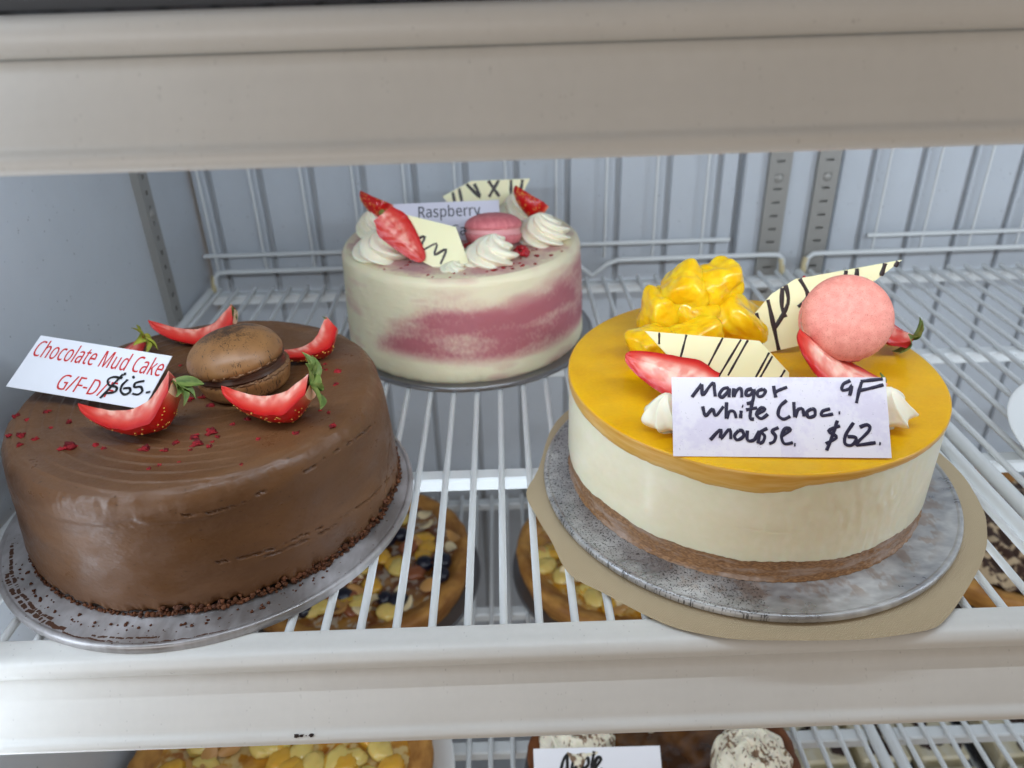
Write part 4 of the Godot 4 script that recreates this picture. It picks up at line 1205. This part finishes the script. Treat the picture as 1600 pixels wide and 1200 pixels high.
	for k in 70:
		var a := deg_to_rad(rng.randf_range(25.0, 150.0))
		var r := rng.randf_range(0.070, 0.110)
		spots.append(Vector3(cx + r * cos(a), cz + r * sin(a), rng.randf_range(0.45, 1.2)))
	var dr := Geo.new()
	for k in 26:
		var d := Vector3(rng.randfn(), absf(rng.randfn()), rng.randfn()).normalized()
		var col := lin(Color(0.60, 0.06, 0.10).lerp(Color(0.74, 0.14, 0.17), rng.randf()))
		lump(dr, d * Vector3(0.0062, 0.0058, 0.0062) + Vector3(0, 0.002, 0), Vector3.ONE * 0.0024, k, 0.05, 8, 6, Basis(), func(_u, _v, _p): return col)
	var drm := dr.mesh()
	for q in [[0.0160, -0.6840, "red raspberry between the two right cream swirls of the pink cake"], [-0.0330, -0.6960, "red raspberry at the left of the rose pink macaron"]]:
		solo("raspberry", drm, M.berry, q[2], "raspberry", Transform3D(Basis(), Vector3(q[0], yt + 0.0005, q[1])))
	crumb_field("small red dried raspberry crumb scattered on top of the pink cake", "raspberry crumbs on the pink cake", spots, yt - 0.0004, 0.0018, [Color(0.55, 0.05, 0.10), Color(0.66, 0.10, 0.14), Color(0.45, 0.04, 0.08)])

# ------------------------------------------------------------------ lower shelf
func tart(label: String, at: Vector3, r: float, kind: String, seed_: float) -> Node3D:
	var t := thing("fruit_tart", label, "tart", at)
	var scallop := 26 if kind == "apple" else 0
	var ptex := tex(512, 64, func(u: float, v: float):
		var k := clampf(0.5 + 0.9 * ns(cos(u * TAU) * 140.0, v * 120.0, sin(u * TAU) * 140.0 + seed_) + 0.4 * ns(u * 3000.0, v * 500.0, seed_), 0.0, 1.0)
		return (Color(0.33, 0.17, 0.07).lerp(Color(0.46, 0.26, 0.11), k)) if kind == "apple" else Color(0.56, 0.36, 0.15).lerp(Color(0.76, 0.55, 0.27), k))
	var prof := even(curve([Vector2(r * 0.80, 0.026), Vector2(r * 0.86, 0.030), Vector2(r * 0.93, 0.034), Vector2(r * 0.985, 0.032), Vector2(r, 0.026), Vector2(r * 0.985, 0.014), Vector2(r * 0.95, 0.0)], 6), 30)
	part(t, "crust", Geo.new().grid(260, 30, func(u: float, v: float):
		var q := along(prof, v)
		var k := 1.0 + 0.012 * ns(cos(u * TAU) * 200.0, q.y * 900.0, sin(u * TAU) * 200.0 + seed_)
		if scallop:
			k += 0.018 * absf(sin(u * PI * scallop)) * smoothstep(0.82, 1.0, q.x / r)
		return Vector3(q.x * k * cos(u * TAU), q.y + 0.0016 * ns(cos(u * TAU) * 300.0, 5.0, sin(u * TAU) * 300.0 + seed_), q.x * k * sin(u * TAU)), true).mesh(), mat(Color.WHITE, 0.55, 0.0, {"albedo_texture": ptex}))
	var fill := tex(512, 512, func(u: float, v: float):
		var k := clampf(0.5 + 1.2 * ns(u * 420.0, v * 420.0, seed_ * 9.0), 0.0, 1.0)
		var k2 := clampf(0.5 + 1.6 * ns(u * 900.0, v * 900.0, seed_ * 5.0 + 40.0), 0.0, 1.0)
		match kind:
			"blueberry":
				return Color(0.42, 0.22, 0.10).lerp(Color(0.66, 0.47, 0.22), k).lerp(Color(0.70, 0.66, 0.60), smoothstep(0.65, 0.95, k2) * 0.8)
			"almond":
				return Color(0.62, 0.36, 0.08).lerp(Color(0.80, 0.58, 0.20), k).lerp(Color(0.86, 0.79, 0.60), smoothstep(0.35, 1.0, k2) * 0.7)
			"meringue":
				return Color(0.25, 0.15, 0.10).lerp(Color(0.80, 0.70, 0.56), smoothstep(0.3, 0.9, k2))
		return Color(0.24, 0.13, 0.05).lerp(Color(0.40, 0.25, 0.10), k))
	var top := Geo.new().grid(150, 40, func(u: float, v: float):
		var rr: float = r * 0.87 * v
		var x := rr * cos(u * TAU)
		var z := rr * sin(u * TAU)
		var y := 0.0285 + 0.0045 * ns(x * 900.0, z * 900.0, seed_ * 11.0) * (1.0 - 0.6 * v)
		if kind == "meringue":
			y += 0.012 * (1.0 - v * v) + 0.006 * absf(sin(x * 160.0 + 4.0 * ns(x * 300.0, z * 300.0, 5.0)))
		return Vector3(x, y, z), true, null, -1)
	for i in top.v.size():
		top.uv[i] = Vector2(0.5 + top.v[i].x / (2 * r), 0.5 + top.v[i].z / (2 * r))
	var fo := part(t, "filling", top.mesh(), mat(Color.WHITE, 0.22 if kind != "meringue" else 0.5, 0.0, {"albedo_texture": fill, "clearcoat_enabled": kind != "meringue", "clearcoat": 0.6, "clearcoat_roughness": 0.1}))
	# flakes, berries and fruit lumps that can be told apart
	var flake := Geo.new().grid(12, 5, func(u: float, v: float):
		var a: float = u * TAU
		return Vector3(0.0115 * v * cos(a), 0.0006 + 0.0026 * v * v * cos(a * 2.0), 0.0072 * v * sin(a) * (1.0 - 0.25 * cos(a))), true).mesh()
	var almond := mat(Color(0.91, 0.82, 0.64), 0.45)
	var toast := mat(Color(0.74, 0.54, 0.30), 0.45)
	var berry_g := Geo.new()
	lump(berry_g, Vector3.ZERO, Vector3(0.0105, 0.0090, 0.0105), 2.0, 0.06, 14, 9)
	var berry := berry_g.mesh()
	var bmat := mat(Color(0.09, 0.09, 0.15), 0.28)
	var fr_g := Geo.new()
	lump(fr_g, Vector3.ZERO, Vector3(0.014, 0.007, 0.011), 5.0, 0.25, 14, 9)
	var fruit := fr_g.mesh()
	var fruits := [mat(Color(0.84, 0.63, 0.22), 0.2, 0.0, {"subsurf_scatter_enabled": true, "subsurf_scatter_strength": 0.2}), mat(Color(0.87, 0.75, 0.42), 0.2, 0.0, {"subsurf_scatter_enabled": true, "subsurf_scatter_strength": 0.2}), mat(Color(0.55, 0.32, 0.20), 0.25)]
	var counts := {"blueberry": [34, 18, 44], "almond": [54, 0, 64], "meringue": [0, 0, 0], "apple": [0, 0, 0]}
	var cn: Array = counts[kind]
	for k in cn[2]:
		var a := rng.randf() * TAU
		var rr := r * 0.80 * sqrt(rng.randf())
		part(t, "fruit_chunk", fruit, fruits[k % (3 if kind == "blueberry" else 2)], Transform3D(Basis(Vector3.UP, rng.randf() * TAU) * Basis(Vector3.RIGHT, rng.randf_range(-0.3, 0.3)), Vector3(rr * cos(a), 0.0305 + rng.randf() * 0.003, rr * sin(a))))
	for k in cn[1]:
		var a := rng.randf() * TAU
		var rr := r * 0.82 * sqrt(rng.randf())
		part(t, "blueberry", berry, bmat, Transform3D(Basis(Vector3.UP, rng.randf() * TAU).scaled(Vector3.ONE * rng.randf_range(0.8, 1.25)), Vector3(rr * cos(a), 0.034, rr * sin(a))))
	for k in cn[0]:
		var a := rng.randf() * TAU
		var rr := r * 0.86 * sqrt(rng.randf_range(0.12, 1.0))
		part(t, "almond_flake", flake, almond if k % 3 else toast, Transform3D(Basis.from_euler(Vector3(rng.randf_range(-0.5, 0.5), rng.randf() * TAU, rng.randf_range(-0.5, 0.5))), Vector3(rr * cos(a), 0.037, rr * sin(a))))
	return t

func lower_goods() -> void:
	var y := -0.332
	var grey := mat(Color(0.50, 0.50, 0.51), 0.35, 0.7)
	var boards := [["grey board under the blueberry and almond tart", Vector3(-0.193, y, -0.738), 0.150, grey], ["dark grey board under the almond tart below the mango cake", Vector3(0.142, y, -0.738), 0.145, grey], ["dark board under scorched meringue tart", Vector3(0.62, y, -0.745), 0.150, M.slate], ["grey board under the apple tart", Vector3(0.130, y, -0.450), 0.128, grey]]
	for b in boards:
		solo("cake_board", board_mesh(b[2], 0.005), b[3], b[0], "cake board", Transform3D(Basis(), b[1] + Vector3(0, 0.0002, 0)))
	solo("plate", plate_mesh(0.156), M.plate, "white plate under the glazed almond tart, its rim showing below the shelf front", "plate", Transform3D(Basis(), Vector3(-0.2185, y + 0.0002, -0.455)))
	tart("fruit tart with blueberries and flaked almonds, under the chocolate cake's shelf", Vector3(-0.193, y + 0.0055, -0.738), 0.140, "blueberry", 1.0)
	tart("golden tart with flaked almonds and pale fruit, under the mango cake's shelf", Vector3(0.142, y + 0.0055, -0.738), 0.138, "almond", 2.0)
	tart("scorched meringue tart with dark brown peaks, on dark board", Vector3(0.62, y + 0.0055, -0.745), 0.138, "meringue", 3.0)
	tart("glazed almond tart on white plate, below the shelf's front strip", Vector3(-0.222, y + 0.0075, -0.455), 0.141, "almond", 4.0)
	var ap := tart("dark apple tart with scalloped crust and dusted cream", Vector3(0.130, y + 0.0055, -0.450), 0.122, "apple", 5.0)
	var dust := mat(Color.WHITE, 0.5, 0.0, {"vertex_color_use_as_albedo": true, "subsurf_scatter_enabled": true, "subsurf_scatter_strength": 0.15})
	for q in [[0.206, -0.434, 0.034], [0.052, -0.462, 0.034], [0.120, -0.500, 0.022]]:
		var g := Geo.new()
		g.grid(190, 70, func(u: float, v: float):
			var rr: float = q[2] * sin(minf(v * 1.15, 1.0) * PI * 0.5) * (1.0 + 0.05 * cos(u * TAU * 9.0 + v * 7.0))
			var hh: float = 0.036 * pow(cos(minf(v, 1.0) * PI * 0.5), 0.55) + 0.002 * ns(u * 500.0, v * 300.0, q[0] * 900.0)
			return Vector3(rr * cos(u * TAU), hh * (1.0 + 0.06 * sin(v * 24.0 + u * TAU)), rr * sin(u * TAU)), true, func(u: float, v: float, p: Vector3):
			var s := ns(p.x * 11000.0, p.z * 11000.0, 9.0) + 0.9 * ns(p.x * 1500.0, p.z * 1500.0, 3.0) + 0.1 * signf(p.x)
			return lin(Color(0.92, 0.885, 0.80)).lerp(lin(Color(0.42, 0.27, 0.11)), 0.9 * smoothstep(0.2, 0.34, s)))
		part(ap, "cream_rosette", g.mesh(), dust, Transform3D(Basis(), Vector3(q[0] - 0.130, 0.0275, q[1] + 0.450)))
	var c := card("price_card", "white card with black handwriting on the dark apple tart", Vector3(0.067, -0.3000, -0.4020), Vector3(-48.0, -2.5, 1.5), 0.112, 0.052, M.paper)
	marker(c, [[0, 60, 14, 20, 26, 4, 30, 6, 28, 60], [6, 42, 30, 38], [42, 60, 46, 30, 56, 12, 68, 14, 66, 30, 46, 40], [76, 62, 80, 30, 90, 12, 102, 12, 100, 30, 80, 40], [124, -6, 112, 40, 120, 46], [124, 38, 146, 16, 136, 10, 122, 30, 130, 46, 150, 40], [150, 76, 158, 66, 170, 64, 176, 70], [238, 44, 230, 80], [216, 62, 256, 54], [262, 84, 264, 66, 278, 60, 282, 76, 264, 82], [290, 84, 292, 64, 312, 58]], 0.00135, M.black_ink, func(p: Vector2): return Vector2(-0.034 + p.x * 0.000255, 0.0470 - p.y * 0.00031))
	# bottom shelf: trays of pale slices, seen through the wires on the right
	shelf("white wire shelf at the bottom, carrying trays of pale slices", Vector3(0.726, -0.664, 0))
	var slice_tex := tex(256, 256, func(u: float, v: float):
		var k := clampf(0.5 + ns(u * 300.0, v * 300.0, 3.0), 0.0, 1.0)
		return Color(0.90, 0.85, 0.70).lerp(Color(0.94, 0.91, 0.82), k))
	var sm := mat(Color.WHITE, 0.4, 0.0, {"albedo_texture": slice_tex, "uv1_triplanar": true, "uv1_scale": Vector3(8, 8, 8)})
	var cookie := mat(Color(0.22, 0.15, 0.13), 0.7)
	for k in 2:
		var x0 := 0.50 + k * 0.27
		solo("tray", Geo.new().box(Vector3(0, 0.006, 0), Vector3(0.25, 0.012, 0.30), 0.003).mesh(), M.slate, "dark tray of pale cookie slices, " + ("the one below the apple tart's shelf end" if k == 0 else "the one farther along the bottom shelf"), "tray", Transform3D(Basis(), Vector3(x0, -0.664, -0.70)))
		for i in 3:
			for j in 3:
				if k == 1 and i == 1:
					continue
				var s := thing("cookie_slice", "pale white chocolate slice with dark cookie lumps on a dark tray" , "slice", Vector3(x0 - 0.080 + i * 0.080, -0.652, -0.795 + j * 0.094), "cookie slices on the trays")
				part(s, "slab", Geo.new().box(Vector3(0, 0.016, 0), Vector3(0.068, 0.032, 0.082), 0.003).mesh(), sm)
				for b in 8:
					var g := Geo.new()
					lump(g, Vector3.ZERO, Vector3(0.011, 0.005, 0.009) * rng.randf_range(0.6, 1.2), b + i * 7.0, 0.4, 9, 6)
					part(s, "cookie_lump", g.mesh(), cookie, Transform3D(Basis(Vector3.UP, rng.randf() * TAU), Vector3(rng.randf_range(-0.024, 0.024), 0.0325, rng.randf_range(-0.03, 0.03))))

func plate_mesh(r: float) -> ArrayMesh:
	return lathe(curve([Vector2(0, 0.006), Vector2(r * 0.7, 0.006), Vector2(r * 0.84, 0.0075), Vector2(r * 0.96, 0.013), Vector2(r * 0.995, 0.0142), Vector2(r, 0.0130), Vector2(r * 0.97, 0.0108), Vector2(r * 0.80, 0.003), Vector2(r * 0.62, 0.0), Vector2(0, 0.0)], 5), 120)

func upper_goods() -> void:
	var bit := Geo.new()
	for k in 4:
		lump(bit, Vector3(k * 0.0028 - 0.004, 0.0008, 0.0), Vector3(0.0019, 0.0008, 0.0011) * (0.6 + 0.4 * sin(k * 2.0 + 1.0)), k + 3.0, 0.7, 8, 5)
	solo("chocolate_crumb", bit.mesh(), mat(Color(0.16, 0.08, 0.06), 0.7), "dark crumb stuck on the lower edge of the cakes' shelf front", "crumb", Transform3D(Basis(), Vector3(-0.1262, -0.0448, -0.2964)))
	var drip := Geo.new()
	lump(drip, Vector3(0, 0.0002, 0), Vector3(0.0013, 0.0006, 0.0028), 2.0, 0.4, 8, 5)
	solo("chocolate_crumb", drip.mesh(), mat(Color(0.30, 0.17, 0.10), 0.7), "small brown chocolate drip on a shelf wire before the chocolate cake", "crumb", Transform3D(Basis(), Vector3(-0.2673, 0.0001, -0.3335)))
	solo("plate", plate_mesh(0.142), M.plate, "white plate on the shelf to the right of the mango cake", "plate", Transform3D(Basis(), Vector3(0.530, 0.0002, -0.462)))
	var t := thing("chocolate_slab", "dark brown chocolate slab on tray on the shelf above the cakes", "cake", Vector3(-0.06, 0.3342, -0.47))
	part(t, "tray", Geo.new().box(Vector3(0, 0.004, 0), Vector3(0.44, 0.008, 0.24), 0.002).mesh(), M.slate)
	var ct := mat(Color(0.20, 0.13, 0.11), 0.45)
	part(t, "slab", Geo.new().box(Vector3(0, 0.028, -0.004), Vector3(0.41, 0.040, 0.21), 0.005).mesh(), ct)
